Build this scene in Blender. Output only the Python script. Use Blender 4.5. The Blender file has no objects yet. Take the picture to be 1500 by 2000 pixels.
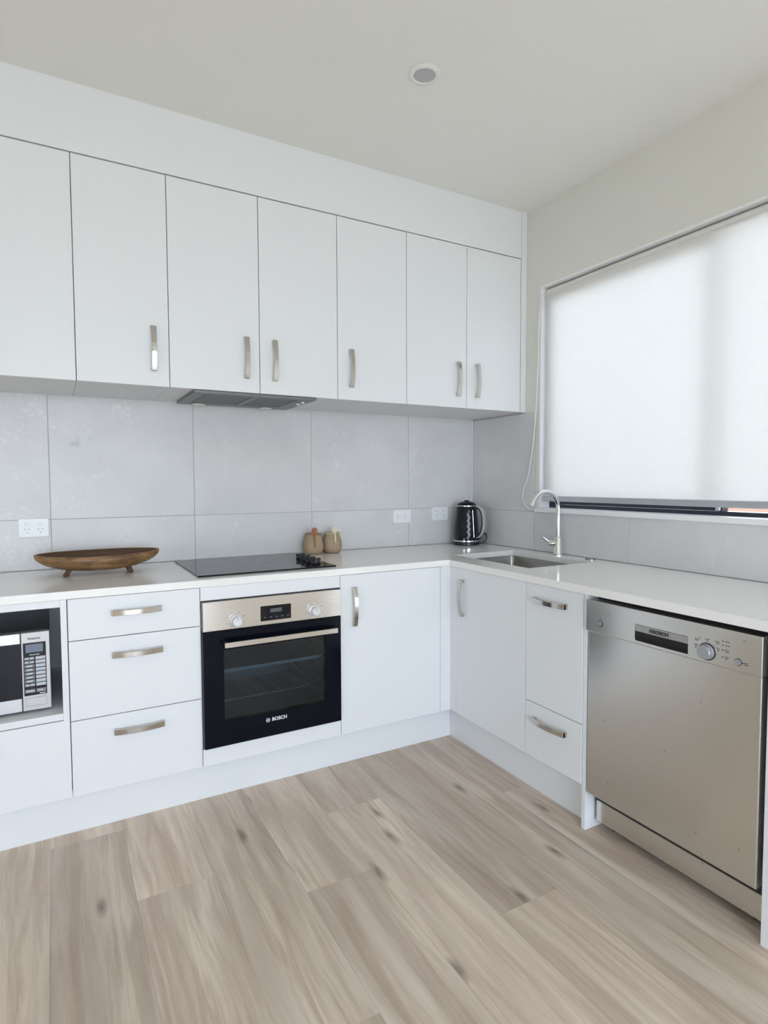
import bpy, bmesh, math, random
from mathutils import Vector, Matrix

# ------------------------------------------------------------------ camera, world, light
sc = bpy.context.scene
COL = sc.collection
cam_d = bpy.data.cameras.new('camera')
cam_o = bpy.data.objects.new('camera', cam_d)
COL.objects.link(cam_o)
CAM = Vector((-2.2437, -2.9035, 1.2610))
YAW, PITCH, ROLL, FPX = -0.5092, -0.0511, -0.0037, 1152.27
fw = Vector((-math.sin(YAW) * math.cos(PITCH), math.cos(YAW) * math.cos(PITCH), math.sin(PITCH)))
r0 = Vector((math.cos(YAW), math.sin(YAW), 0))
u0 = r0.cross(fw)
rt = r0 * math.cos(ROLL) + u0 * math.sin(ROLL)
up = -r0 * math.sin(ROLL) + u0 * math.cos(ROLL)
cam_o.matrix_world = Matrix((
    (rt.x, up.x, -fw.x, CAM.x), (rt.y, up.y, -fw.y, CAM.y), (rt.z, up.z, -fw.z, CAM.z), (0, 0, 0, 1)))
cam_d.sensor_fit = 'VERTICAL'
cam_d.sensor_height = 24.0
cam_d.lens = FPX * 24.0 / 2000.0
cam_d.clip_start = 0.02
sc.camera = cam_o

world = bpy.data.worlds.new('sky')
sc.world = world
world.use_nodes = True
wb = world.node_tree.nodes['Background']
wb.inputs[0].default_value = (0.718, 0.835, 1.0, 1)      # even overcast sky
wb.inputs[1].default_value = 5.2

def portal(name, loc, rot, sx, sy):
    """guides sky light in through a real opening, gives off none itself"""
    l = bpy.data.lights.new(name, 'AREA')
    l.shape = 'RECTANGLE'; l.size = sx; l.size_y = sy; l.cycles.is_portal = True
    o = bpy.data.objects.new(name, l); COL.objects.link(o)
    o.location = loc; o.rotation_euler = rot
    return o
# sky light enters through the glazed opening behind the camera, a side window and the blinded window
portal('daylight_rear_door', (-2.125, -6.36, 1.12), (math.radians(90), 0, 0), 2.75, 2.3)
portal('daylight_side_window', (-5.36, -3.4, 1.15), (math.radians(90), 0, math.radians(-90)), 1.1, 1.2)
portal('daylight_blind_window', (0.22, -1.51, 1.69), (math.radians(90), 0, math.radians(90)), 1.95, 1.25)

vs = sc.view_settings
vs.view_transform = 'Standard'; vs.look = 'None'; vs.gamma = 1.0; vs.use_curve_mapping = False
vs.exposure = 0.93
sc.cycles.max_bounces = 10
sc.cycles.diffuse_bounces = 6
sc.cycles.transparent_max_bounces = 12
sc.cycles.sample_clamp_indirect = 6.0

# ------------------------------------------------------------------ dimensions (metres)
YK, XK = -0.547, -0.540          # kickboards
YD, XD = -0.616, -0.606          # base door faces
YC, XC = -0.622, -0.617          # worktop front edges
ZK, ZB, ZT = 0.161, 0.862, 0.890
ZU, ZV, ZC = 1.635, 2.446, 2.693
YU = -0.455
WALL = 0.009                     # painted wall plane, the tiles stand proud to 0

# ------------------------------------------------------------------ materials
MATS = {}
def nodes_of(name):
    m = bpy.data.materials.new(name); m.use_nodes = True
    nt = m.node_tree
    return m, nt, nt.nodes, nt.links, nt.nodes['Principled BSDF']

def mat(name, col, rough=0.5, metal=0.0, spec=0.5, var=0.0, vscale=8.0, bump=0.0, bscale=200.0, stretch=None, coat=0.0):
    m, nt, N, L, b = nodes_of(name)
    b.inputs['Base Color'].default_value = (*col, 1)
    b.inputs['Roughness'].default_value = rough
    b.inputs['Metallic'].default_value = metal
    b.inputs['Specular IOR Level'].default_value = spec
    b.inputs['Coat Weight'].default_value = coat
    tc = N.new('ShaderNodeTexCoord'); mp = N.new('ShaderNodeMapping')
    L.new(tc.outputs['Object'], mp.inputs[0])
    if stretch: mp.inputs['Scale'].default_value = stretch
    nz = N.new('ShaderNodeTexNoise'); nz.inputs['Scale'].default_value = vscale; nz.inputs['Detail'].default_value = 4
    L.new(mp.outputs[0], nz.inputs['Vector'])
    mx = N.new('ShaderNodeMix'); mx.data_type = 'RGBA'
    mx.inputs[6].default_value = (*[c * (1 - var) for c in col], 1)
    mx.inputs[7].default_value = (*[min(1, c * (1 + var)) for c in col], 1)
    L.new(nz.outputs[0], mx.inputs[0]); L.new(mx.outputs[2], b.inputs['Base Color'])
    if bump > 0:
        n2 = N.new('ShaderNodeTexNoise'); n2.inputs['Scale'].default_value = bscale
        L.new(mp.outputs[0], n2.inputs['Vector'])
        bp = N.new('ShaderNodeBump'); bp.inputs['Strength'].default_value = bump; bp.inputs['Distance'].default_value = 0.001
        L.new(n2.outputs[0], bp.inputs['Height']); L.new(bp.outputs[0], b.inputs['Normal'])
    MATS[name] = m
    return m

mat('cabinet_white', (0.80, 0.815, 0.83), 0.38, var=0.008, vscale=3)
mat('carcass_white', (0.78, 0.79, 0.80), 0.5, var=0.01)
mat('wall_paint', (0.76, 0.745, 0.69), 0.75, var=0.012, vscale=2, bump=0.08, bscale=350)
mat('ceiling_paint', (0.86, 0.85, 0.81), 0.85, var=0.01, vscale=2, bump=0.05, bscale=350)
mat('trim_white', (0.88, 0.88, 0.89), 0.4, var=0.01)
mat('grout', (0.44, 0.43, 0.42), 0.9, var=0.03)
mat('stone', (0.90, 0.885, 0.86), 0.12, var=0.012, vscale=60, spec=0.5)
mat('nickel', (0.58, 0.555, 0.52), 0.13, 1.0, var=0.05, vscale=40, stretch=(1, 1, 12))
mat('steel_sink', (0.34, 0.335, 0.32), 0.25, 1.0, var=0.05, vscale=30)
mat('chrome', (0.82, 0.83, 0.85), 0.04, 1.0, var=0.01)
mat('black_gloss', (0.005, 0.006, 0.011), 0.06, var=0.05, spec=0.38)
mat('oven_black', (0.004, 0.005, 0.010), 0.06, var=0.05, spec=0.16)
mat('black_matte', (0.012, 0.012, 0.014), 0.5, var=0.1)
mat('black_plastic', (0.014, 0.014, 0.017), 0.32, var=0.1)
mat('hood_grey', (0.20, 0.20, 0.205), 0.4, 0.6, var=0.05)
mat('hood_filter', (0.15, 0.15, 0.155), 0.45, 0.8, var=0.2, vscale=400)
mat('print_dark', (0.03, 0.03, 0.035), 0.5, var=0.02)
mat('print_white', (0.80, 0.82, 0.84), 0.4, var=0.01)
mat('plastic_white', (0.86, 0.87, 0.89), 0.3, var=0.005)
mat('slot_grey', (0.30, 0.31, 0.33), 0.6, var=0.02)
mat('knob_silver', (0.74, 0.75, 0.77), 0.3, 0.35, var=0.01)
mat('micro_silver', (0.56, 0.54, 0.535), 0.38, 0.35, var=0.02, vscale=60)
mat('micro_steel', (0.62, 0.63, 0.65), 0.30, 0.8, var=0.02, vscale=60)
mat('dial_silver', (0.42, 0.44, 0.47), 0.28, 0.6, var=0.02)
mat('lcd_grey', (0.10, 0.11, 0.13), 0.2, var=0.05)
mat('micro_display', (0.17, 0.20, 0.26), 0.15, var=0.1)
mat('key_light', (0.52, 0.56, 0.60), 0.35, var=0.03)
mat('key_dark', (0.20, 0.21, 0.225), 0.35, var=0.05)
mat('oven_enamel', (0.30, 0.345, 0.37), 0.35, var=0.1)
mat('rack_wire', (0.62, 0.63, 0.64), 0.2, 1.0, var=0.02)
mat('frame_dark', (0.018, 0.020, 0.030), 0.35, var=0.05)
mat('clay', (0.42, 0.31, 0.20), 0.75, var=0.06, vscale=40, bump=0.2, bscale=300)
mat('lid_wood', (0.33, 0.20, 0.11), 0.55, var=0.12, vscale=30, stretch=(1, 6, 1))
mat('lid_pale', (0.52, 0.43, 0.28), 0.55, var=0.10, vscale=30, stretch=(1, 6, 1))
mat('spoon_red', (0.36, 0.13, 0.06), 0.45, var=0.15, vscale=60, stretch=(1, 1, .2))
mat('spoon_pale', (0.74, 0.64, 0.46), 0.5, var=0.08, vscale=60, stretch=(1, 1, .2))
mat('downlight_lens', (0.48, 0.48, 0.49), 0.35, var=0.01)
mat('downlight_ring', (0.82, 0.82, 0.80), 0.4, var=0.005)
mat('peach_render', (0.24, 0.115, 0.075), 0.85, var=0.05, vscale=3)
mat('ground', (0.56, 0.52, 0.44), 0.9, var=0.1, vscale=3)
mat('aluminium', (0.55, 0.57, 0.60), 0.35, 0.8, var=0.02)
mat('cord_white', (0.80, 0.79, 0.76), 0.5, var=0.02)
mat('roll_cream', (0.76, 0.745, 0.70), 0.75, var=0.01)

def steel_mat(name, col, rough, spots):
    """horizontally brushed steel, grain along the mesh's own U direction"""
    m, nt, N, L, b = nodes_of(name)
    b.inputs['Metallic'].default_value = 1.0
    b.inputs['Anisotropic'].default_value = 0.75; b.inputs['Anisotropic Rotation'].default_value = 0.25
    uv = N.new('ShaderNodeUVMap'); uv.uv_map = 'brush'
    tg = N.new('ShaderNodeTangent'); tg.direction_type = 'UV_MAP'; tg.uv_map = 'brush'
    L.new(tg.outputs[0], b.inputs['Tangent'])
    mp = N.new('ShaderNodeMapping'); mp.inputs['Scale'].default_value = (5, 1400, 1)
    L.new(uv.outputs[0], mp.inputs[0])
    nz = N.new('ShaderNodeTexNoise'); nz.inputs['Scale'].default_value = 1.0; nz.inputs['Detail'].default_value = 2
    L.new(mp.outputs[0], nz.inputs['Vector'])
    mr = N.new('ShaderNodeMapRange'); mr.inputs[3].default_value = rough - 0.012; mr.inputs[4].default_value = rough + 0.012
    L.new(nz.outputs[0], mr.inputs[0]); L.new(mr.outputs[0], b.inputs['Roughness'])
    cr = N.new('ShaderNodeMix'); cr.data_type = 'RGBA'
    cr.inputs[6].default_value = (*[c * 0.985 for c in col], 1); cr.inputs[7].default_value = (*[c * 1.015 for c in col], 1)
    L.new(nz.outputs[0], cr.inputs[0])
    if spots:       # splash spots and smears
        vo = N.new('ShaderNodeTexVoronoi'); vo.voronoi_dimensions = '2D'; vo.inputs['Scale'].default_value = 9.0
        L.new(uv.outputs[0], vo.inputs['Vector'])
        sp = N.new('ShaderNodeSeparateColor'); L.new(vo.outputs['Color'], sp.inputs[0])
        gt = N.new('ShaderNodeMath'); gt.operation = 'GREATER_THAN'; gt.inputs[1].default_value = 0.72; L.new(sp.outputs[0], gt.inputs[0])
        vr = N.new('ShaderNodeMapRange'); vr.inputs[1].default_value = 0.025; vr.inputs[2].default_value = 0.045; vr.inputs[3].default_value = 0.45; vr.inputs[4].default_value = 0.0
        L.new(vo.outputs['Distance'], vr.inputs[0])
        ml = N.new('ShaderNodeMath'); ml.operation = 'MULTIPLY'; L.new(gt.outputs[0], ml.inputs[0]); L.new(vr.outputs[0], ml.inputs[1])
        mm = N.new('ShaderNodeMix'); mm.data_type = 'RGBA'; mm.inputs[7].default_value = (*[c * 0.45 for c in col], 1)
        L.new(ml.outputs[0], mm.inputs[0]); L.new(cr.outputs[2], mm.inputs[6]); L.new(mm.outputs[2], b.inputs['Base Color'])
    else:
        L.new(cr.outputs[2], b.inputs['Base Color'])
    MATS[name] = m
steel_mat('steel_brushed_dw', (0.70, 0.695, 0.67), 0.24, True)
steel_mat('steel_brushed', (0.68, 0.64, 0.60), 0.27, False)

def tile_mat(name='concrete_tile', stain=None):
    m, nt, N, L, b = nodes_of(name)
    tc = N.new('ShaderNodeTexCoord'); oi = N.new('ShaderNodeObjectInfo')
    ad = N.new('ShaderNodeVectorMath'); ad.operation = 'MULTIPLY_ADD'
    cb = N.new('ShaderNodeCombineXYZ')
    for i in range(3): L.new(oi.outputs['Random'], cb.inputs[i])
    ad.inputs[1].default_value = (37, 19, 53)
    L.new(cb.outputs[0], ad.inputs[0]); L.new(tc.outputs['Object'], ad.inputs[2])
    n1 = N.new('ShaderNodeTexNoise'); n1.inputs['Scale'].default_value = 3.2; n1.inputs['Detail'].default_value = 8; n1.inputs['Roughness'].default_value = 0.62
    L.new(ad.outputs[0], n1.inputs['Vector'])
    r1 = N.new('ShaderNodeValToRGB')
    r1.color_ramp.elements[0].position = 0.30; r1.color_ramp.elements[0].color = (0.635, 0.628, 0.632, 1)
    r1.color_ramp.elements[1].position = 0.72; r1.color_ramp.elements[1].color = (0.725, 0.718, 0.718, 1)
    L.new(n1.outputs[0], r1.inputs[0])
    n2 = N.new('ShaderNodeTexNoise'); n2.inputs['Scale'].default_value = 55; n2.inputs['Detail'].default_value = 6; n2.inputs['Roughness'].default_value = 0.7
    L.new(ad.outputs[0], n2.inputs['Vector'])
    n3 = N.new('ShaderNodeTexNoise'); n3.inputs['Scale'].default_value = 4.5; n3.inputs['Detail'].default_value = 3
    L.new(ad.outputs[0], n3.inputs['Vector'])
    mu = N.new('ShaderNodeMath'); mu.operation = 'MULTIPLY'
    L.new(n2.outputs[0], mu.inputs[0]); L.new(n3.outputs[0], mu.inputs[1])
    r2 = N.new('ShaderNodeMapRange'); r2.inputs[1].default_value = 0.31; r2.inputs[2].default_value = 0.42; r2.inputs[3].default_value = 0; r2.inputs[4].default_value = 0.55
    L.new(mu.outputs[0], r2.inputs[0])
    mx = N.new('ShaderNodeMix'); mx.data_type = 'RGBA'; mx.inputs[7].default_value = (0.80, 0.795, 0.79, 1)
    L.new(r2.outputs[0], mx.inputs[0]); L.new(r1.outputs[0], mx.inputs[6]); L.new(mx.outputs[2], b.inputs['Base Color'])
    b.inputs['Roughness'].default_value = 0.36
    if stain:       # a grey cement-like blotch in the tile's own print
        col = mx.outputs[2]
        for (sx_, sz_, rx, rz, amt) in stain:
            mp = N.new('ShaderNodeMapping'); mp.inputs['Location'].default_value = (-sx_ / rx, 0, -sz_ / rz); mp.inputs['Scale'].default_value = (1 / rx, 0, 1 / rz)
            L.new(tc.outputs['Object'], mp.inputs[0])
            ln = N.new('ShaderNodeVectorMath'); ln.operation = 'LENGTH'; L.new(mp.outputs[0], ln.inputs[0])
            sm_ = N.new('ShaderNodeMath'); sm_.operation = 'ADD'; L.new(ln.outputs['Value'], sm_.inputs[0]); L.new(n2.outputs[0], sm_.inputs[1])
            rg = N.new('ShaderNodeMapRange'); rg.inputs[1].default_value = 0.9; rg.inputs[2].default_value = 1.6; rg.inputs[3].default_value = amt; rg.inputs[4].default_value = 0
            L.new(sm_.outputs[0], rg.inputs[0])
            mz = N.new('ShaderNodeMix'); mz.data_type = 'RGBA'; mz.inputs[7].default_value = (0.40, 0.40, 0.41, 1)
            L.new(rg.outputs[0], mz.inputs[0]); L.new(col, mz.inputs[6]); col = mz.outputs[2]
        L.new(col, b.inputs['Base Color'])
    MATS[name] = m
tile_mat()
tile_mat('concrete_tile_blotched', [(-0.205, 0.325, 0.026, 0.012, 0.45), (-0.190, 0.335, 0.012, 0.030, 0.25), (-0.140, 0.347, 0.016, 0.010, 0.2)])

def plank_mat():
    m, nt, N, L, b = nodes_of('oak_plank')
    tc = N.new('ShaderNodeTexCoord'); oi = N.new('ShaderNodeObjectInfo')
    cb = N.new('ShaderNodeCombineXYZ')
    for i in range(3): L.new(oi.outputs['Random'], cb.inputs[i])
    ad = N.new('ShaderNodeVectorMath'); ad.operation = 'MULTIPLY_ADD'; ad.inputs[1].default_value = (41, 83, 17)
    L.new(cb.outputs[0], ad.inputs[0]); L.new(tc.outputs['Object'], ad.inputs[2])
    wn = N.new('ShaderNodeTexNoise'); wn.inputs['Scale'].default_value = 1.0; wn.inputs['Detail'].default_value = 2
    wm = N.new('ShaderNodeMapping'); wm.inputs['Scale'].default_value = (5.0, 2.2, 1); L.new(ad.outputs[0], wm.inputs[0]); L.new(wm.outputs[0], wn.inputs['Vector'])
    wv = N.new('ShaderNodeVectorMath'); wv.operation = 'MULTIPLY_ADD'; wv.inputs[1].default_value = (0.034, 0, 0)
    L.new(wn.outputs[1], wv.inputs[0]); L.new(ad.outputs[0], wv.inputs[2])
    def noise(scale, sx, sy, det, rough=0.55, dist=0.0):
        mp = N.new('ShaderNodeMapping'); mp.inputs['Scale'].default_value = (sx, sy, 1)
        L.new(wv.outputs[0], mp.inputs[0])
        n = N.new('ShaderNodeTexNoise'); n.inputs['Scale'].default_value = scale; n.inputs['Detail'].default_value = det
        n.inputs['Roughness'].default_value = rough; n.inputs['Distortion'].default_value = dist
        L.new(mp.outputs[0], n.inputs['Vector']); return n
    broad = noise(1.0, 9, 1.1, 4, 0.55, 0.6)
    grain = noise(1.0, 120, 5, 6, 0.6, 0.3)
    fine = noise(1.0, 480, 22, 3, 0.6)
    ramp = N.new('ShaderNodeValToRGB')
    e = ramp.color_ramp.elements
    e[0].position = 0.30; e[0].color = (0.46, 0.36, 0.28, 1)
    e[1].position = 0.66; e[1].color = (0.76, 0.64, 0.515, 1)
    e2 = ramp.color_ramp.elements.new(0.47); e2.color = (0.62, 0.50, 0.395, 1)
    L.new(broad.outputs[0], ramp.inputs[0])
    def mixc(fac_node, lo, hi, base, col, smax):
        mr = N.new('ShaderNodeMapRange'); mr.inputs[1].default_value = lo; mr.inputs[2].default_value = hi
        mr.inputs[3].default_value = 0; mr.inputs[4].default_value = smax
        L.new(fac_node, mr.inputs[0])
        mx = N.new('ShaderNodeMix'); mx.data_type = 'RGBA'; mx.inputs[7].default_value = (*col, 1)
        L.new(mr.outputs[0], mx.inputs[0]); L.new(base, mx.inputs[6]); return mx.outputs[2]
    c = mixc(grain.outputs[0], 0.52, 0.78, ramp.outputs[0], (0.40, 0.305, 0.23), 0.5)
    mid = noise(1.0, 30, 1.5, 5, 0.6, 0.8)
    c = mixc(mid.outputs[0], 0.46, 0.64, c, (0.46, 0.335, 0.245), 0.68)
    pale = noise(1.0, 17, 1.0, 3, 0.5, 0.5)
    c = mixc(pale.outputs[0], 0.52, 0.70, c, (0.72, 0.63, 0.53), 0.6)
    c = mixc(fine.outputs[0], 0.58, 0.76, c, (0.74, 0.66, 0.56), 0.4)
    # knots
    mpk = N.new('ShaderNodeMapping'); mpk.inputs['Scale'].default_value = (6.5, 2.1, 1); L.new(ad.outputs[0], mpk.inputs[0])
    dn = N.new('ShaderNodeTexNoise'); dn.inputs['Scale'].default_value = 6; L.new(mpk.outputs[0], dn.inputs['Vector'])
    dm = N.new('ShaderNodeVectorMath'); dm.operation = 'MULTIPLY_ADD'; dm.inputs[1].default_value = (0.17, 0.15, 0)
    L.new(dn.outputs[1], dm.inputs[0]); L.new(mpk.outputs[0], dm.inputs[2])
    vo = N.new('ShaderNodeTexVoronoi'); vo.voronoi_dimensions = '2D'; vo.inputs['Scale'].default_value = 1.0; L.new(dm.outputs[0], vo.inputs['Vector'])
    mr = N.new('ShaderNodeMapRange'); mr.inputs[1].default_value = 0.02; mr.inputs[2].default_value = 0.13; mr.inputs[3].default_value = 0.85; mr.inputs[4].default_value = 0
    L.new(vo.outputs['Distance'], mr.inputs[0])
    gk = N.new('ShaderNodeMath'); gk.operation = 'MULTIPLY'; L.new(mr.outputs[0], gk.inputs[0])
    ck = N.new('ShaderNodeSeparateColor'); L.new(vo.outputs['Color'], ck.inputs[0])
    st = N.new('ShaderNodeMath'); st.operation = 'GREATER_THAN'; st.inputs[1].default_value = 0.74; L.new(ck.outputs[0], st.inputs[0])
    L.new(st.outputs[0], gk.inputs[1])
    mk = N.new('ShaderNodeMix'); mk.data_type = 'RGBA'; mk.inputs[7].default_value = (0.22, 0.165, 0.125, 1)
    L.new(gk.outputs[0], mk.inputs[0]); L.new(c, mk.inputs[6])
    # plank-to-plank tone
    hs = N.new('ShaderNodeHueSaturation')
    vr = N.new('ShaderNodeMapRange'); vr.inputs[3].default_value = 0.86; vr.inputs[4].default_value = 1.28
    L.new(oi.outputs['Random'], vr.inputs[0]); L.new(vr.outputs[0], hs.inputs['Value'])
    hs.inputs['Saturation'].default_value = 0.92
    L.new(mk.outputs[2], hs.inputs['Color']); L.new(hs.outputs[0], b.inputs['Base Color'])
    b.inputs['Roughness'].default_value = 0.48
    bp = N.new('ShaderNodeBump'); bp.inputs['Strength'].default_value = 0.12; bp.inputs['Distance'].default_value = 0.001
    L.new(grain.outputs[0], bp.inputs['Height']); L.new(bp.outputs[0], b.inputs['Normal'])
    MATS['oak_plank'] = m
plank_mat()

def bowl_mat():
    m, nt, N, L, b = nodes_of('carved_wood')
    tc = N.new('ShaderNodeTexCoord'); mp = N.new('ShaderNodeMapping'); mp.inputs['Scale'].default_value = (5, 22, 26)
    L.new(tc.outputs['Object'], mp.inputs[0])
    n = N.new('ShaderNodeTexNoise'); n.inputs['Scale'].default_value = 1.6; n.inputs['Detail'].default_value = 7; n.inputs['Distortion'].default_value = 1.2
    L.new(mp.outputs[0], n.inputs['Vector'])
    r = N.new('ShaderNodeValToRGB')
    r.color_ramp.elements[0].position = 0.28; r.color_ramp.elements[0].color = (0.075, 0.034, 0.014, 1)
    r.color_ramp.elements[1].position = 0.72; r.color_ramp.elements[1].color = (0.36, 0.20, 0.082, 1)
    L.new(n.outputs[0], r.inputs[0]); L.new(r.outputs[0], b.inputs['Base Color'])
    b.inputs['Roughness'].default_value = 0.42
    MATS['carved_wood'] = m
bowl_mat()
mat('carved_wood_dark', (0.10, 0.048, 0.022), 0.45, var=0.3, vscale=14, stretch=(1, 5, 5))

def glass_like(name, tint, rough=0.0):
    m = bpy.data.materials.new(name); m.use_nodes = True
    nt = m.node_tree; N = nt.nodes; L = nt.links
    for n in list(N): N.remove(n)
    out = N.new('ShaderNodeOutputMaterial'); mx = N.new('ShaderNodeMixShader'); fr = N.new('ShaderNodeFresnel')
    tr = N.new('ShaderNodeBsdfTransparent'); gl = N.new('ShaderNodeBsdfGlossy')
    tr.inputs[0].default_value = (*tint, 1); gl.inputs['Roughness'].default_value = rough
    fr.inputs[0].default_value = 1.5
    L.new(fr.outputs[0], mx.inputs[0]); L.new(tr.outputs[0], mx.inputs[1]); L.new(gl.outputs[0], mx.inputs[2]); L.new(mx.outputs[0], out.inputs[0])
    MATS[name] = m
glass_like('window_glass', (0.94, 0.96, 0.96))
glass_like('oven_glass', (0.62, 0.70, 0.74), 0.02)

def blind_mat():
    m = bpy.data.materials.new('blind_fabric'); m.use_nodes = True
    nt = m.node_tree; N = nt.nodes; L = nt.links
    for n in list(N): N.remove(n)
    out = N.new('ShaderNodeOutputMaterial'); mx = N.new('ShaderNodeMixShader')
    di = N.new('ShaderNodeBsdfDiffuse'); tl = N.new('ShaderNodeBsdfTranslucent')
    tc = N.new('ShaderNodeTexCoord'); nz = N.new('ShaderNodeTexNoise'); nz.inputs['Scale'].default_value = 30
    L.new(tc.outputs['Object'], nz.inputs['Vector'])
    cr = N.new('ShaderNodeMix'); cr.data_type = 'RGBA'
    cr.inputs[6].default_value = (0.89, 0.875, 0.85, 1); cr.inputs[7].default_value = (0.92, 0.905, 0.88, 1)
    L.new(nz.outputs[0], cr.inputs[0]); L.new(cr.outputs[2], di.inputs[0]); L.new(cr.outputs[2], tl.inputs[0])
    mx.inputs[0].default_value = 0.49
    L.new(di.outputs[0], mx.inputs[1]); L.new(tl.outputs[0], mx.inputs[2]); L.new(mx.outputs[0], out.inputs[0])
    MATS['blind_fabric'] = m
blind_mat()

# ------------------------------------------------------------------ helpers
RIGHT = Matrix.Rotation(math.radians(-90), 4, 'Z')     # back-run local (a, -d, b) -> right-run (-d, -a, b)
IDM = Matrix.Identity(4)

def bm_new(): return bmesh.new()

def add_box(bm, x0, x1, y0, y1, z0, z1, bev=0.0, seg=1, M=None):
    x0, x1 = min(x0, x1), max(x0, x1); y0, y1 = min(y0, y1), max(y0, y1); z0, z1 = min(z0, z1), max(z0, z1)
    t = bmesh.new()
    vs_ = [t.verts.new(p) for p in ((x0, y0, z0), (x1, y0, z0), (x1, y1, z0), (x0, y1, z0), (x0, y0, z1), (x1, y0, z1), (x1, y1, z1), (x0, y1, z1))]
    for f in ((3, 2, 1, 0), (4, 5, 6, 7), (0, 1, 5, 4), (1, 2, 6, 5), (2, 3, 7, 6), (3, 0, 4, 7)):
        t.faces.new([vs_[i] for i in f])
    if bev > 0:
        bmesh.ops.bevel(t, geom=list(t.edges), offset=bev, segments=seg, affect='EDGES', profile=0.5)
    merge(bm, t, M)

def merge(bm, t, M=None):
    if M is not None: bmesh.ops.transform(t, matrix=M, verts=t.verts)
    me = bpy.data.meshes.new('tmp'); t.to_mesh(me); t.free(); bm.from_mesh(me); bpy.data.meshes.remove(me)

def add_tube(bm, pts, rad, n=10, cap=True, M=None, closed=False):
    pts = [Vector(p) for p in pts]
    if not hasattr(rad, '__len__'): rad = [rad] * len(pts)
    t = bmesh.new(); rings = []
    prev = None
    for i, p in enumerate(pts):
        if closed: d = pts[(i + 1) % len(pts)] - pts[i - 1]
        else: d = pts[min(i + 1, len(pts) - 1)] - pts[max(i - 1, 0)]
        d.normalize()
        if prev is None:
            a = Vector((0, 0, 1)) if abs(d.z) < 0.9 else Vector((1, 0, 0))
            nx = d.cross(a).normalized()
        else:
            nx = (prev - d * prev.dot(d)).normalized()
        ny = d.cross(nx); prev = nx
        rings.append([t.verts.new(p + (nx * math.cos(2 * math.pi * k / n) + ny * math.sin(2 * math.pi * k / n)) * rad[i]) for k in range(n)])
    m_ = len(rings)
    for i in range(m_ if closed else m_ - 1):
        A, B = rings[i], rings[(i + 1) % m_]
        for k in range(n):
            t.faces.new((A[k], A[(k + 1) % n], B[(k + 1) % n], B[k]))
    if cap and not closed:
        t.faces.new(rings[0][::-1]); t.faces.new(rings[-1])
    bmesh.ops.recalc_face_normals(t, faces=t.faces)
    merge(bm, t, M)

def add_lathe(bm, prof, n=32, c=(0, 0, 0), M=None, cap=True):
    """prof: list of (r, z); revolves about z through c"""
    t = bmesh.new(); rings = []
    for r, z in prof:
        r = max(r, 1e-5)
        rings.append([t.verts.new((c[0] + r * math.cos(2 * math.pi * k / n), c[1] + r * math.sin(2 * math.pi * k / n), c[2] + z)) for k in range(n)])
    for A, B in zip(rings, rings[1:]):
        for k in range(n): t.faces.new((A[k], A[(k + 1) % n], B[(k + 1) % n], B[k]))
    if cap:
        t.faces.new(rings[0][::-1]); t.faces.new(rings[-1])
    bmesh.ops.recalc_face_normals(t, faces=t.faces)
    merge(bm, t, M)

def add_prism(bm, outline, axis_vec, M=None):
    """closed outline of 3-D points extruded along axis_vec"""
    t = bmesh.new()
    A = [t.verts.new(p) for p in outline]; B = [t.verts.new(Vector(p) + Vector(axis_vec)) for p in outline]
    t.faces.new(A); t.faces.new(B[::-1])
    n = len(A)
    for k in range(n): t.faces.new((A[k], B[k], B[(k + 1) % n], A[(k + 1) % n]))
    bmesh.ops.recalc_face_normals(t, faces=t.faces)
    merge(bm, t, M)

def add_cells(bm, us, vs_, keep, fn, w0, w1, bev=0.0):
    """slab made of grid cells; fn(u,v,w)->point; keep(i,j)"""
    t = bmesh.new(); cache = {}
    def V(i, j, w):
        k = (i, j, w)
        if k not in cache: cache[k] = t.verts.new(fn(us[i], vs_[j], w))
        return cache[k]
    nu, nv = len(us) - 1, len(vs_) - 1
    K = lambda i, j: 0 <= i < nu and 0 <= j < nv and keep(i, j)
    for i in range(nu):
        for j in range(nv):
            if not K(i, j): continue
            t.faces.new((V(i, j, w1), V(i + 1, j, w1), V(i + 1, j + 1, w1), V(i, j + 1, w1)))
            t.faces.new((V(i, j, w0), V(i, j + 1, w0), V(i + 1, j + 1, w0), V(i + 1, j, w0)))
            for (di, dj, a, b_) in ((-1, 0, (i, j + 1), (i, j)), (1, 0, (i + 1, j), (i + 1, j + 1)), (0, -1, (i, j), (i + 1, j)), (0, 1, (i + 1, j + 1), (i, j + 1))):
                if not K(i + di, j + dj):
                    t.faces.new((V(*a, w0), V(*b_, w0), V(*b_, w1), V(*a, w1)))
    bmesh.ops.recalc_face_normals(t, faces=t.faces)
    if bev:
        bmesh.ops.dissolve_limit(t, angle_limit=0.02, verts=t.verts, edges=t.edges)
        bmesh.ops.bevel(t, geom=[e for e in t.edges if e.calc_face_angle(0) > 0.5], offset=bev, segments=2, affect='EDGES', profile=0.5)
    merge(bm, t)

def world_loc(o):
    p = Vector((0, 0, 0))
    while o is not None:
        p = p + o.location; o = o.parent
    return p

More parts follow.
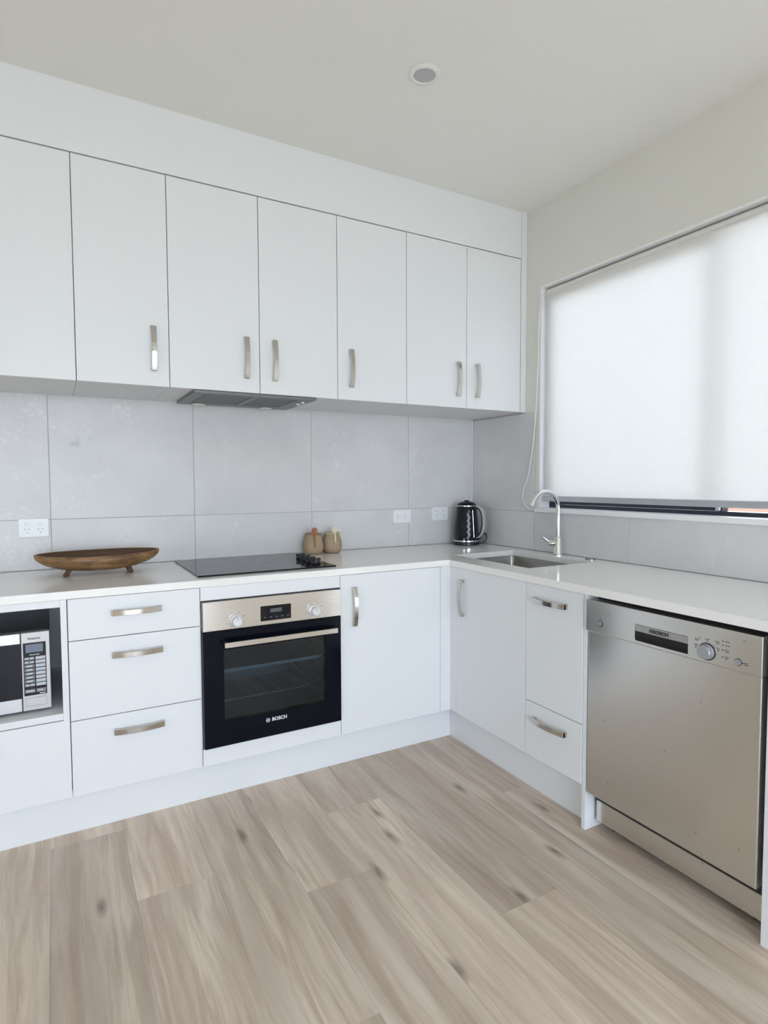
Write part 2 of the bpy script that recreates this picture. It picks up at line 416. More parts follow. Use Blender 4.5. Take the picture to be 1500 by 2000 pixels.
def obj(name, bm, m, parent=None, smooth=False, M=None):
    """world-space bmesh -> one mesh object, origin at its base centre"""
    if M is not None: bmesh.ops.transform(bm, matrix=M, verts=bm.verts)
    lo = Vector((1e9,) * 3); hi = Vector((-1e9,) * 3)
    for v in bm.verts:
        for i in range(3):
            lo[i] = min(lo[i], v.co[i]); hi[i] = max(hi[i], v.co[i])
    o0 = Vector(((lo.x + hi.x) / 2, (lo.y + hi.y) / 2, lo.z))
    for v in bm.verts: v.co -= o0
    if smooth:
        for f in bm.faces: f.smooth = True
        for e in bm.edges:
            if len(e.link_faces) == 2 and e.calc_face_angle(0) > 0.6: e.smooth = False
    me = bpy.data.meshes.new(name); bm.to_mesh(me); bm.free()
    me.materials.append(MATS[m])
    if m.startswith('steel_brushed'):
        uvl = me.uv_layers.new(name='brush')
        for lp in me.loops:
            co = me.vertices[lp.vertex_index].co
            uvl.data[lp.index].uv = (co.x - co.y, co.z)
    o = bpy.data.objects.new(name, me); COL.objects.link(o)
    if parent is not None:
        o.parent = parent; o.location = o0 - world_loc(parent)
    else:
        o.location = o0
    return o

def box(name, x0, x1, y0, y1, z0, z1, m, parent=None, bev=0.0, seg=1, M=None):
    bm = bm_new(); add_box(bm, x0, x1, y0, y1, z0, z1, bev, seg)
    return obj(name, bm, m, parent, M=M)

def thing(name, label, cat, loc, group=None):
    o = bpy.data.objects.new(name, None); COL.objects.link(o)
    o.empty_display_size = 0.1; o.location = loc
    return tag(o, label, cat, group)

def tag(o, label, cat, group=None):
    o['label'] = label; o['category'] = cat
    if group: o['group'] = group
    return o

def struct(o, label=None):
    o['kind'] = 'structure'
    if label: o['label'] = label
    return o

def text_mesh(bm, s, size, M, depth=0.0003, shear=0.0, bold=0.0):
    cu = bpy.data.curves.new('t', 'FONT'); cu.body = s; cu.size = size; cu.align_x = 'CENTER'; cu.align_y = 'CENTER'
    cu.extrude = depth; cu.shear = shear; cu.offset = bold; cu.resolution_u = 3
    o = bpy.data.objects.new('t', cu); COL.objects.link(o)
    dg = bpy.context.evaluated_depsgraph_get()
    me = bpy.data.meshes.new_from_object(o.evaluated_get(dg))
    t = bmesh.new(); t.from_mesh(me); bpy.data.meshes.remove(me)
    bpy.data.objects.remove(o); bpy.data.curves.remove(cu)
    merge(bm, t, M)

def face_M(a, d, b, run=IDM):
    """text plane facing out of the back run at local (a, -d, b)"""
    return run @ Matrix.Translation((a, -d, b)) @ Matrix.Rotation(math.radians(90), 4, 'X')

def emblem(bm, r, M):
    t = bmesh.new(); n = 24; R = []
    for rr in (r, r * 0.80):
        R.append([t.verts.new((rr * math.cos(2 * math.pi * k / n), rr * math.sin(2 * math.pi * k / n), 0.0003)) for k in range(n)])
    for k in range(n): t.faces.new((R[0][k], R[0][(k + 1) % n], R[1][(k + 1) % n], R[1][k]))
    merge(bm, t, M)
    w = r * 0.13
    for x0, x1, y0, y1 in ((-r * .42 - w, -r * .42 + w, -r * .62, r * .62), (r * .42 - w, r * .42 + w, -r * .62, r * .62), (-r * .42, r * .42, -w, w)):
        t = bmesh.new(); add_box(t, x0, x1, y0, y1, 0.0, 0.0003); merge(bm, t, M)

# ------------------------------------------------------------------ room shell
XL, YR = -5.2, -6.2
random.seed(4)
fl = box('floor', XL, 0.12, YR, 0.12, -0.06, -0.0125, 'grout'); struct(fl, 'pale greyed oak plank floor')
PW = 0.2285; PL = 1.83
known = {0: -1.038, 1: -1.727, 2: -1.255, 3: -0.887, 4: -1.62, -1: -0.62, -2: -1.5, 5: -2.35, 6: -1.10, 7: -1.9, 8: -.7}
plank_cache = {}
k0 = int(math.floor((XL + 2.06) / PW))
for k in range(k0, 10):
    x0 = -2.06 + k * PW; x1 = x0 + PW
    x0 = max(x0, XL); x1 = min(x1, WALL)
    if x1 - x0 < 0.02: continue
    j = known.get(k, -random.uniform(0.2, 1.8))
    cuts = [WALL]
    y = j
    while y + PL < WALL - 0.15: y += PL
    while y > YR + 0.15:
        cuts.append(y); y -= PL
    cuts.append(YR)
    for ya, yb in zip(cuts, cuts[1:]):
        key = (round(x1 - x0, 4), round(ya - yb, 4))
        if key not in plank_cache:
            w2, l2 = (x1 - x0) / 2 - 0.00015, (ya - yb) / 2 - 0.00015
            bm = bm_new(); c = 0.0003
            top = [(-w2 + c, -l2 + c), (w2 - c, -l2 + c), (w2 - c, l2 - c), (-w2 + c, l2 - c)]
            bot = [(-w2, -l2), (w2, -l2), (w2, l2), (-w2, l2)]
            T_ = [bm.verts.new((a, b_, 0.0)) for a, b_ in top]; S_ = [bm.verts.new((a, b_, -c)) for a, b_ in bot]; B_ = [bm.verts.new((a, b_, -0.0125)) for a, b_ in bot]
            bm.faces.new(T_); bm.faces.new(B_[::-1])
            for q in range(4):
                q2 = (q + 1) % 4
                bm.faces.new((S_[q], S_[q2], T_[q2], T_[q])); bm.faces.new((B_[q], B_[q2], S_[q2], S_[q]))
            me = bpy.data.meshes.new('plank'); bm.to_mesh(me); bm.free(); me.materials.append(MATS['oak_plank'])
            plank_cache[key] = me
        p = bpy.data.objects.new('plank', plank_cache[key]); COL.objects.link(p)
        p.parent = fl; p.location = Vector(((x0 + x1) / 2, (ya + yb) / 2, 0)) - fl.location

struct(box('ceiling', XL - .15, 0.15, YR - .15, 0.15, ZC, ZC + 0.1, 'ceiling_paint'), 'plain off-white plasterboard ceiling')
wb_ = struct(box('wall_back', XL - .15, 0.15, WALL, 0.15, -0.06, ZC, 'wall_paint'), 'off-white kitchen back wall with grey tiled splashback')

# right wall with window opening
WY0, WY1, WZ0, WZ1 = -2.46, -0.560, 1.104, 2.277
WX = 0.21
bm = bm_new()
add_cells(bm, [YR - .15, WY0, WY1, WALL], [-0.06, WZ0, WZ1, ZC], lambda i, j: not (i == 1 and j == 1), lambda u, v, w: (w, u, v), WALL, WX)
wr = struct(obj('wall_right', bm, 'wall_paint'), 'off-white side wall with the blinded window above the sink')

# left wall with window, rear wall with sliding door: openings the daylight comes through
bm = bm_new()
add_cells(bm, [YR - .15, -3.9, -2.9, WALL], [-0.06, 0.60, 1.70, ZC], lambda i, j: not (i == 1 and j == 1), lambda u, v, w: (w, u, v), XL - .15, XL)
struct(obj('wall_left', bm, 'wall_paint'), 'off-white wall on the left of the room')
bm = bm_new()
add_cells(bm, [XL, -3.45, -0.80, WALL], [-0.06, 0.02, 2.18, ZC], lambda i, j: not (i == 1 and j == 1), lambda u, v, w: (u, w, v), YR - .15, YR)
struct(obj('wall_rear', bm, 'wall_paint'), 'off-white wall behind the camera')

# splashback tiles, each a part of its wall
TG = 0.0011
def tile(parent, run, a0, a1, b0, b1, mname='concrete_tile'):
    bm = bm_new(); add_box(bm, a0 + TG, a1 - TG, -0.0, 0.0075, b0 + TG, b1 - TG, 0.0007)
    return obj('tile', bm, mname, parent, M=run)
gb = box('grout_bed', -2.86, -0.0085, 0.0018, WALL, ZT + .001, ZU + .03, 'grout', wb_)
cols = [-2.86, -2.26, -1.66, -1.06, -0.46, -0.0085]
for a0, a1 in zip(cols, cols[1:]):
    tile(wb_, IDM, a0, a1, ZT + 0.001, 1.105)
    tile(wb_, IDM, a0, a1, 1.105, ZU + .03, 'concrete_tile_blotched' if a0 == -2.26 else 'concrete_tile')
# right wall: tiles beside and under the window
bm = bm_new()
add_box(bm, 0.0018, WALL, -0.535, -0.0045, ZT + .001, ZU - .006); add_box(bm, 0.0018, WALL, -2.10, -0.535, ZT + .001, 1.098)
obj('grout_bed', bm, 'grout', wr)
tile(wr, RIGHT, 0.004, 0.536, 1.098, ZU - .005)
tile(wr, RIGHT, 0.004, 0.536, ZT + 0.001, 1.098)
for a0, a1 in ((0.536, 1.136), (1.136, 1.736), (1.736, 2.10)):
    tile(wr, RIGHT, a0, a1, ZT + 0.001, 1.099)
struct(box('trim_1', -0.0082, -0.0002, -0.0035, 0.0016, ZT + .001, ZU - .001, 'trim_white'), 'slim white vertical trim in the tiled corner')

# bulkhead above the wall cabinets and scribe strip at the wall
struct(box('trim_2', -2.545, -0.0305, YU, WALL, ZV + 0.004, ZC, 'cabinet_white', bev=0.0006), 'white bulkhead panel between wall cabinets and ceiling')
bm = bm_new()
add_box(bm, -0.028, 0.0085, YU + 0.001, YU + 0.020, ZU, ZC); add_box(bm, -0.026, -0.001, YU + .02, -0.009, ZU + .001, ZC - .001)
struct(obj('trim_3', bm, 'cabinet_white'), 'narrow white scribe strip between wall cabinets and wall')
# kickboards
struct(box('baseboard_back', -2.82, XK - .0165, YK, YK + 0.016, 0.0, ZK - 0.004, 'cabinet_white', bev=0.0006), 'white kickboard under the back run of cabinets')
struct(box('baseboard_right', XK - .016, XK, -1.4285, YK + .016, 0.0, ZK - 0.004, 'cabinet_white', bev=0.0006), 'white kickboard under the sink run of cabinets')

# ------------------------------------------------------------------ window
w = bpy.data.objects.new('window_1', None); COL.objects.link(w); w.location = (0.1, (WY0 + WY1) / 2, WZ0); struct(w, 'wide dark-framed sliding window above the sink')
FX0, FX1 = 0.078, 0.145
bm = bm_new()       # painted reveal lining
add_cells(bm, [WY0, WY0 + .008, WY1 - .008, WY1], [WZ0, WZ0 + .001, WZ1 - .008, WZ1], lambda i, j: i != 1 or j == 2, lambda u, v, q: (q, u, v), 0.0078, FX1)
obj('reveal_lining', bm, 'trim_white', w)
box('window_sill', -0.014, FX1, WY0 - .004, WY1 + .012, WZ0 - .006, WZ0 + .017, 'trim_white', w, bev=0.002)
zf = WZ0 + 0.017
bm = bm_new()
add_cells(bm, [WY0 + .008, WY0 + .04, WY1 - .040, WY1 - .008], [zf, zf + .017, WZ1 - .04, WZ1 - .008], lambda i, j: not (i == 1 and j == 1), lambda u, v, q: (q, u, v), FX0, FX1, 0.0015)
obj('window_frame', bm, 'frame_dark', w)
YM = -1.480
def sash(name, ya, yb, xa, xb, z0):
    bm = bm_new()
    add_cells(bm, [ya, ya + .022, yb - .022, yb], [z0, z0 + .035, WZ1 - .075, WZ1 - .041], lambda i, j: not (i == 1 and j == 1), lambda u, v, q: (q, u, v), xa, xb, 0.0015)
    s = obj('sash', bm, 'frame_dark', w)
    box('pane', (xa + xb) / 2 - .002, (xa + xb) / 2 + .002, ya + .020, yb - .020, z0 + .033, WZ1 - .073, 'window_glass', s)
    return s
sash('sash', YM - 0.025, WY1 - .042, 0.084, 0.106, zf + .018)
box('pane', 0.121, 0.125, WY0 + .034, YM - .010, zf + .010, WZ1 - .034, 'window_glass', w)
box('mullion', 0.110, 0.136, YM - .020, YM + .002, zf + .0172, WZ1 - .0405, 'frame_dark', w, bev=.001)
box('sash_latch', 0.070, 0.083, YM - .022, YM - .006, zf + .020, zf + .036, 'aluminium', w, bev=.001)

# roller blind hanging in the reveal
bl = thing('roller_blind', 'white translucent roller blind pulled down over the window', 'blind', (0.045, (WY0 + WY1) / 2, 1.155))
BY0, BY1 = WY0 + .022, WY1 - .022
RB = Matrix.Rotation(math.radians(-90), 4, 'X')
def ycyl(bm, r, x, z, ya, yb, n=24):
    add_tube(bm, [(x, ya, z), (x, yb, z)], r, n)
bm = bm_new(); ycyl(bm, 0.021, 0.047, 2.243, BY0, BY1); obj('fabric_roll', bm, 'roll_cream', bl, True)
bm = bm_new(); ycyl(bm, 0.012, 0.047, 2.243, BY0 - .008, BY1 + .008, 16); obj('tube', bm, 'aluminium', bl, True)
box('fabric', 0.0265, 0.0273, BY0, BY1, 1.180, 2.243, 'blind_fabric', bl)
bm = bm_new(); add_box(bm, 0.019, 0.034, BY0 - .004, BY1 + .004, 1.156, 1.184, 0.003, 2); obj('bottom_rail', bm, 'aluminium', bl)
MATS['aluminium'].name
for yb in (BY1 + .009, BY0 - .013):
    bm = bm_new(); add_box(bm, 0.030, 0.062, yb, yb + .004, 2.215, 2.2685, 0.001); add_box(bm, .030, .062, yb - .003, yb + .004, 2.2645, 2.2685); obj('bracket', bm, 'trim_white', bl)
cpts = [(0.02, -.5665, 2.235), (-0.004, -.575, 2.19), (-.010, -.570, 2.05), (-.010, -.567, 1.904), (-.010, -.560, 1.75), (-.010, -.554, 1.639), (-.010, -.537, 1.479), (-.010, -.520, 1.38),
        (-.010, -.497, 1.285), (-.010, -.470, 1.225), (-.010, -.459, 1.185), (-.010, -.463, 1.155), (-.010, -.477, 1.132), (-.012, -.510, 1.112), (-.017, -.545, 1.108), (-.0175, -.566, 1.118)]
def smooth_path(P, n=5):
    P = [Vector(p) for p in P]; out = []
    for i in range(len(P) - 1):
        a, b_, c, d = P[max(i - 1, 0)], P[i], P[i + 1], P[min(i + 2, len(P) - 1)]
        for k in range(n):
            t = k / n
            out.append(0.5 * ((2 * b_) + (c - a) * t + (2 * a - 5 * b_ + 4 * c - d) * t * t + (3 * b_ - a - 3 * c + d) * t ** 3))
    out.append(P[-1]); return out
bm = bm_new(); add_tube(bm, smooth_path(cpts), 0.0033, 8); cd = obj('cord', bm, 'cord_white', bl, True); cd['label'] = 'thin white pull cord looping to the sill'

# outside, seen in the gap under the blind
tag(box('boundary_wall', 4.2, 4.4, -9, 5, -0.3, 1.45, 'peach_render'), 'peach rendered wall outside below the blind', 'wall')
struct(box('ground', -25, 30, -30, 20, -0.4, -0.16, 'ground'), 'ground outside the house')

# ------------------------------------------------------------------ handles
def handle_bm(L=0.172, horiz=False):
    """bow handle lying on plane y=0, bulging to -y, centred at origin, long axis z (or x)"""
    n = 14; W = 0.0105; bm = bmesh.new(); rings = []
    for i in range(n + 1):
        t = -1 + 2 * i / n
        z = t * (L / 2 - 0.001)
        yo = -(0.018 + 0.0135 * (1 - t * t)); yi = yo + 0.0055 + 0.002 * t * t
        w_ = W * (0.90 + 0.10 * t * t)
        b_ = 0.0012
        rings.append([bm.verts.new(p) for p in ((-w_, yi, z), (-w_, yo + b_, z), (-w_ + b_, yo, z), (w_ - b_, yo, z), (w_, yo + b_, z), (w_, yi, z))])
    for A, B in zip(rings, rings[1:]):
        for k in range(6): bm.faces.new((A[k], A[(k + 1) % 6], B[(k + 1) % 6], B[k]))
    bm.faces.new(rings[0][::-1]); bm.faces.new(rings[-1])
    for s in (-1, 1):
        z1 = s * (L / 2 - .001); z0 = s * (L / 2 - 0.014)
        add_box(bm, -W * .97, W * .97, -0.0185, 0.0, z0, z1, 0.0008)
    bmesh.ops.recalc_face_normals(bm, faces=bm.faces)
    if horiz: bmesh.ops.transform(bm, matrix=Matrix.Rotation(math.radians(90), 4, 'Y'), verts=bm.verts)
    return bm
def handle(parent, a, d, b, horiz=False, run=IDM):
    bm = handle_bm(horiz=horiz)
    return obj('handle', bm, 'nickel', parent, True, M=run @ Matrix.Translation((a, -d, b)))

def front(name, parent, a0, a1, b0, b1, d, run=IDM, h=None, hz=False, gap=0.0014, thick=0.018):
    """door or drawer face in a run; h = handle centre (a, b)"""
    bm = bm_new(); add_box(bm, a0 + gap, a1 - gap, -d, -d + thick, b0 + gap, b1 - gap, 0.0007)
    o = obj(name, bm, 'cabinet_white', parent, M=run)
    if h: handle(o, h[0], d, h[1], hz, run)
    return o

def carcass(parent, a0, a1, d0, d1, b0, b1, run=IDM, top=True, shelf=None, back=True):
    """hollow box open to the front; d0 near wall, d1 front"""
    t = 0.016; bm = bm_new(); a0 += .0006; a1 -= .0006
    add_box(bm, a0, a0 + t, -d1, -d0, b0, b1); add_box(bm, a1 - t, a1, -d1, -d0, b0, b1)
    add_box(bm, a0 + t, a1 - t, -d1, -d0, b0, b0 + t)
    if top: add_box(bm, a0 + t, a1 - t, -d1, -d0, b1 - t, b1)
    if back: add_box(bm, a0 + t, a1 - t, -d0 - .006, -d0, b0 + t, b1 - (t if top else 0))
    for s in shelf or []: add_box(bm, a0 + t, a1 - t, -d1 + .03, -d0 - .006, s - .008, s + .008)
    return obj('carcass', bm, 'carcass_white', parent, M=run)

# ------------------------------------------------------------------ wall cabinets
U = [-2.525, -2.162, -1.836, -1.473, -1.113, -0.749, -0.391, -0.031]
DU = -YU
def wall_cab(label, doors, shelf=2.05, hood=False):
    a0, a1 = U[doors[0][0]], U[doors[-1][0] + 1]
    t = thing('wall_cabinet', label, 'cabinet', ((a0 + a1) / 2, -0.2, ZU), 'wall cabinets')
    carcass(t, a0, a1, 0.001, DU - .0185, ZU + .001, ZV, shelf=[shelf])
    for i, hx in doors:
        front('door', t, U[i], U[i + 1], ZU - .001, ZV, DU, h=(hx, 1.777) if hx else None)
    return t
wall_cab('leftmost white wall cabinet, cut off by the photo edge', [(0, -2.467)])
wall_cab('white single-door wall cabinet left of the one holding the rangehood', [(1, -1.894)])
wall_cab('white two-door wall cabinet directly above the cooktop with the rangehood below', [(2, -1.531), (3, -1.409)])
wall_cab('white single-door wall cabinet between the rangehood cabinet and corner cabinet', [(4, -1.0475)])
wall_cab('white two-door wall cabinet at the corner beside the window', [(5, -0.447), (6, -0.3265)])

# rangehood let into the underside
rh = thing('range_hood', 'grey built-in rangehood under the wall cabinets above the cooktop', 'range hood', (-1.475, -0.25, 1.615))
bm = bm_new(); HX0, HX1, HY0, HY1 = -1.742, -1.214, -0.448, -0.055
add_cells(bm, [HX0, HX0 + .045, -1.492, -1.464, HX1 - .075, HX1], [HY0, HY0 + .035, HY1 - .085, HY1], lambda i, j: not (i in (1, 3) and j == 1), lambda u, v, q: (u, v, q), 1.623, 1.634, 0.001)
obj('body', bm, 'hood_grey', rh)
for x0, x1 in ((HX0 + .046, -1.493), (-1.463, HX1 - .076)):
    f = box('filter', x0, x1, HY0 + .036, HY1 - .086, 1.6255, 1.632, 'hood_filter', rh)
    bm = bm_new()
    for q in range(9):
        yy = HY0 + .048 + q * .0285
        add_box(bm, x0 + .008, x1 - .008, yy, yy + .012, 1.6242, 1.6257)
    obj('baffle', bm, 'hood_grey', f)
box('front_lip', HX0 + .001, HX1 - .001, HY0 - .004, HY0 - .0002, 1.6215, 1.6285, 'hood_grey', rh, bev=.001)
for x in (-1.655, -1.335):
    bm = bm_new(); add_lathe(bm, [(0.030, 0), (0.030, 0.004), (0.024, 0.006)], 24, (x, HY1 - .042, 1.617)); l_ = obj('lamp', bm, 'downlight_ring', rh, True)
for y in (-.37, -.31):
    bm = bm_new(); add_lathe(bm, [(0.010, 0), (0.0115, 0.003), (0.0115, .008)], 16, (HX1 - .035, y, 1.6147)); obj('knob', bm, 'aluminium', rh, True)

# ------------------------------------------------------------------ base cabinets, back run
DB = -YD
DL, DM, OM, BD = -2.217, -1.771, -1.184, -0.662
Z1, Z2 = 0.713, 0.431
ML = -2.82
# open cabinet for the microwave
mc = thing('base_cabinet', 'white base cabinet with an open niche holding the microwave', 'cabinet', ((ML + DL) / 2, -.3, ZK), 'base cabinets')
bm = bm_new(); t_ = .0205
add_box(bm, DL - t_ - .0006, DL - .0016, YD, -.010, ZK, ZB - .001, .0006); add_box(bm, ML, ML + t_, YD, -.010, ZK, ZB - .001, .0006)
add_box(bm, ML + t_, DL - t_ - .0008, YD, -.010, .836, ZB - .001, .0006); add_box(bm, ML + t_, DL - t_ - .0008, YD, -.010, .4425, .466, .0006)
add_box(bm, ML + t_, DL - t_ - .0008, YD + .02, -.010, ZK, ZK + .016)
add_box(bm, ML + t_, DL - t_ - .0008, -.018, -.010, ZK + .016, .836)
obj('carcass', bm, 'cabinet_white', mc)
bm = bm_new(); add_box(bm, ML, DL, YD, YD + .018, ZK, Z2 + .003)
front('drawer', mc, ML, DL, ZK, .441, DB + .0005, h=((ML + DL) / 2, .371), hz=True, thick=.0175)

# three-drawer unit
dc = thing('base_cabinet', 'white three-drawer base cabinet left of the oven', 'cabinet', ((DL + DM) / 2, -.3, ZK), 'base cabinets')
carcass(dc, DL, DM, 0.010, DB - .0185, ZK, ZB - .001)
for b0, b1, hb in ((Z1, ZB - .001, .800), (Z2, Z1, .648), (ZK, Z2, .369)):
    front('drawer', dc, DL, DM, b0, b1, DB, h=(-1.995, hb), hz=True)

# oven housing
oc = thing('base_cabinet', 'white oven housing with plain panels above and below the oven', 'cabinet', ((DM + OM) / 2, -.3, ZK), 'base cabinets')
bm = bm_new()
add_box(bm, DM + .0006, DM + .0046, YD + .0185, -.010, ZK, ZB - .001); add_box(bm, OM - .0046, OM - .0006, YD + .0185, -.010, ZK, ZB - .001); add_box(bm, DM + .005, OM - .005, YD + .0185, -.010, ZK + .045, ZK + .061); add_box(bm, DM + .005, OM - .005, -.016, -.010, ZK + .061, ZB - .001)
obj('carcass', bm, 'carcass_white', oc)
box('top_panel', DM + .001, OM - .001, YD, YD + .018, .8085, ZB - .001, 'cabinet_white', oc, .0007)
box('bottom_panel', DM + .001, OM - .001, YD, YD + .018, ZK, .2285, 'cabinet_white', oc, .0007)

# corner door unit
cc = thing('base_cabinet', 'white single-door base cabinet right of the oven in the corner', 'cabinet', ((OM + BD) / 2, -.3, ZK), 'base cabinets')
carcass(cc, OM, BD, 0.010, DB - .0185, ZK, ZB - .001, shelf=[.5])
front('door', cc, OM, BD, ZK, ZB - .001, DB, h=(-1.1195, .720))

# corner filler post
bm = bm_new()
add_box(bm, BD + .002, XD + .018, YD + .003, YD + .020, ZK, ZB - .001, .0006); add_box(bm, XD + .003, XD + .018, -.667, YD + .003, ZK, ZB - .001, .0006)
tag(obj('corner_filler', bm, 'cabinet_white'), 'white filler post in the inner corner between the two runs', 'filler panel')

# ------------------------------------------------------------------ base cabinets, right run (a = -y, d = -x)
DR = -XD
R1, R2, R3 = 0.669, 1.135, 1.429
RZ = 0.383
sk = thing('base_cabinet', 'white single-door base cabinet under the sink', 'cabinet', (-.3, -(R1 + R2) / 2, ZK), 'base cabinets')
bm = bm_new(); t_ = .016
add_box(bm, R1 + .001, R1 + .005, -DR + .0185, -.010, ZK, .66); add_box(bm, R2 - t_ - .0006, R2 - .0006, -DR + .0185, -.010, ZK, ZB - .001); add_box(bm, R1 + .005, R2 - t_, -DR + .0185, -.010, ZK, ZK + t_)
add_box(bm, R1 + .005, R2 - t_ - .001, -.016, -.010, ZK + t_, .66)
obj('carcass', bm, 'carcass_white', sk, M=RIGHT)
front('door', sk, R1, R2, ZK, ZB - .001, DR, RIGHT, h=(0.718, .723))
po = thing('base_cabinet', 'narrow white base cabinet with door above drawer beside the dishwasher', 'cabinet', (-.3, -(R2 + R3) / 2, ZK), 'base cabinets')
carcass(po, R2, R3 - .001, 0.010, DR - .0185, ZK, ZB - .001, RIGHT, top=False)
front('door', po, R2, R3, RZ, ZB - .001, DR, RIGHT, h=(1.270, .7985), hz=True)
front('drawer', po, R2, R3, ZK, RZ, DR, RIGHT, h=(1.274, .320), hz=True)
# end panels either side of the dishwasher
XP = -0.604
tag(box('end_panel', XP, -.010, -1.4465, -1.4295, 0.0, ZB - .001, 'cabinet_white', bev=.0007), 'white upright panel left of the dishwasher reaching the floor', 'panel', 'dishwasher end panels')
tag(box('end_panel', XP, -.010, -2.085, -2.0545, 0.0, ZB - .001, 'cabinet_white', bev=.0007), 'white upright panel right of the dishwasher at the photo edge', 'panel', 'dishwasher end panels')

# ------------------------------------------------------------------ worktop with sink cut-out
SX0, SX1, SY0, SY1 = -0.481, -0.093, -1.016, -0.476
bm = bm_new()
wx = [-2.84, XC, SX0, SX1, -0.0005]; wy = [-2.10, SY0, YC, SY1, -0.0005]
add_cells(bm, wx, wy, lambda i, j: ((j >= 2) or (i >= 1)) and not (i == 2 and j in (1, 2)), lambda u, v, q: (u, v, q), ZB, ZT, 0.0012)
tag(obj('worktop', bm, 'stone'), 'pale off-white stone worktop running round the corner', 'worktop')

# sink
sn = thing('sink', 'rectangular stainless undermount sink set into the worktop', 'sink', ((SX0 + SX1) / 2, (SY0 + SY1) / 2, .70))
def rrect(x0, x1, y0, y1, r, z, n=5):
    P = []
    for cx, cy, a in ((x1 - r, y1 - r, 0), (x0 + r, y1 - r, 90), (x0 + r, y0 + r, 180), (x1 - r, y0 + r, 270)):
        for k in range(n + 1):
            q = math.radians(a + 90 * k / n); P.append((cx + r * math.cos(q), cy + r * math.sin(q), z))
    return P
bm = bm_new()
def loops(bm, Ls, cap_last=True):
    t = bmesh.new(); R_ = [[t.verts.new(p) for p in l] for l in Ls]
    n = len(R_[0])
    for A, B in zip(R_, R_[1:]):
        for k in range(n): t.faces.new((A[k], A[(k + 1) % n], B[(k + 1) % n], B[k]))
    if cap_last: t.faces.new(R_[-1])
    merge(bm, t)
e_ = 0.004
loops(bm, [rrect(SX0 - .018, SX1 + .018, SY0 - .018, SY1 + .018, .03, ZB - .0005), rrect(SX0 - e_, SX1 + e_, SY0 - e_, SY1 + e_, .022, ZB - .0005),
           rrect(SX0 - e_ + .001, SX1 + e_ - .001, SY0 - e_ + .001, SY1 + e_ - .001, .022, ZB - .004), rrect(SX0 - e_ + .004, SX1 + e_ - .004, SY0 - e_ + .004, SY1 + e_ - .004, .024, .725),
           rrect(SX0 + .012, SX1 - .012, SY0 + .012, SY1 - .012, .030, .705), rrect(SX0 + .03, SX1 - .03, SY0 + .03, SY1 - .03, .03, .700)])
b_ = obj('basin', bm, 'steel_sink', sn, True)
sm = b_.modifiers.new('thickness', 'SOLIDIFY'); sm.thickness = 0.001; sm.offset = -1
bm = bm_new(); add_lathe(bm, [(0.001, .003), (.03, .003), (.042, .0045), (.045, .0012)], 24, ((SX0 + SX1) / 2, (SY0 + SY1) / 2, .700)); obj('drain', bm, 'chrome', sn, True)

# tap
TX, TY = -0.047, -0.757
tp = thing('kitchen_tap', 'chrome gooseneck mixer tap standing behind the sink', 'tap', (TX, TY, ZT))
bm = bm_new(); add_lathe(bm, [(0.025, 0), (0.025, .006), (.0225, .008), (.0215, .010), (.0215, .088), (.019, .092), (.0135, .094)], 28, (TX, TY, ZT + .0003)); obj('body', bm, 'chrome', tp, True)
RR = 0.090; zc = 1.120
pts = [(TX, TY, ZT + .090), (TX, TY, 1.05), (TX, TY, zc)]
for k in range(1, 17):
    a = math.radians(152 * k / 16)
    pts.append((TX - RR + RR * math.cos(a), TY, zc + RR * math.sin(a)))
lx, lz = pts[-1][0], pts[-1][2]
tdx, tdz = -math.sin(math.radians(152)), math.cos(math.radians(152))
pts.append((lx + tdx * .014, TY, lz + tdz * .014))
bm = bm_new(); add_tube(bm, pts, [0.0118] * 20, 16)
sp = obj('spout', bm, 'chrome', tp, True)
bm = bm_new(); add_tube(bm, [(lx + tdx * .012, TY, lz + tdz * .012), (lx + tdx * .026, TY, lz + tdz * .026)], .0132, 16); obj('aerator', bm, 'chrome', sp, True)
ld = Vector((-0.70, 0.71, 0)).normalized()
c0 = Vector((TX, TY, ZT + .058))
bm = bm_new(); add_tube(bm, [c0 + ld * .012, c0 + ld * .040, c0 + ld * .043], [.0175, .0175, .0155], 20); lv = obj('mixer_cartridge', bm, 'chrome', tp, True)
bm = bm_new(); add_tube(bm, [c0 + ld * .036 + Vector((0, 0, .006)), c0 + ld * .052 + Vector((-.006, 0, .018)), c0 + ld * .064 + Vector((-.012, 0, .032))], [.0075, .007, .0060], 12); obj('lever', bm, 'chrome', lv, True)

bm = bm_new(); add_lathe(bm, [(0.024, 0), (0.024, .004), (.0215, .0058), (.0165, .0058), (.0150, .0025), (.001, .0025)], 28, (-.040, -0.957, ZT + .0003))
tag(obj('sink_control', bm, 'steel_sink', smooth=True), 'small round chrome control button on worktop right of the tap', 'button')

# ------------------------------------------------------------------ cooktop
CX0, CX1, CY0, CY1 = -1.763, -1.172, -0.553, -0.040
ck = thing('cooktop', 'black glass electric cooktop with control knobs on the right', 'cooktop', ((CX0 + CX1) / 2, (CY0 + CY1) / 2, ZT))
bm = bm_new(); add_box(bm, CX0, CX1, CY0, CY1, ZT + .0004, ZT + .0064, .0022, 2); obj('glass_top', bm, 'black_gloss', ck)
bm = bm_new()
for x, y, r in ((-1.62, -.17, .09), (-1.61, -.42, .075), (-1.38, -.17, .075), (-1.37, -.42, .10)):
    t = bmesh.new(); n = 40; A = []
    for rr in (r, r - .0015): A.append([t.verts.new((x + rr * math.cos(2 * math.pi * k / n), y + rr * math.sin(2 * math.pi * k / n), ZT + .0066)) for k in range(n)])
    for k in range(n): t.faces.new((A[0][k], A[0][(k + 1) % n], A[1][(k + 1) % n], A[1][k]))
    merge(bm, t)
obj('hotplate_rings', bm, 'key_dark', ck)
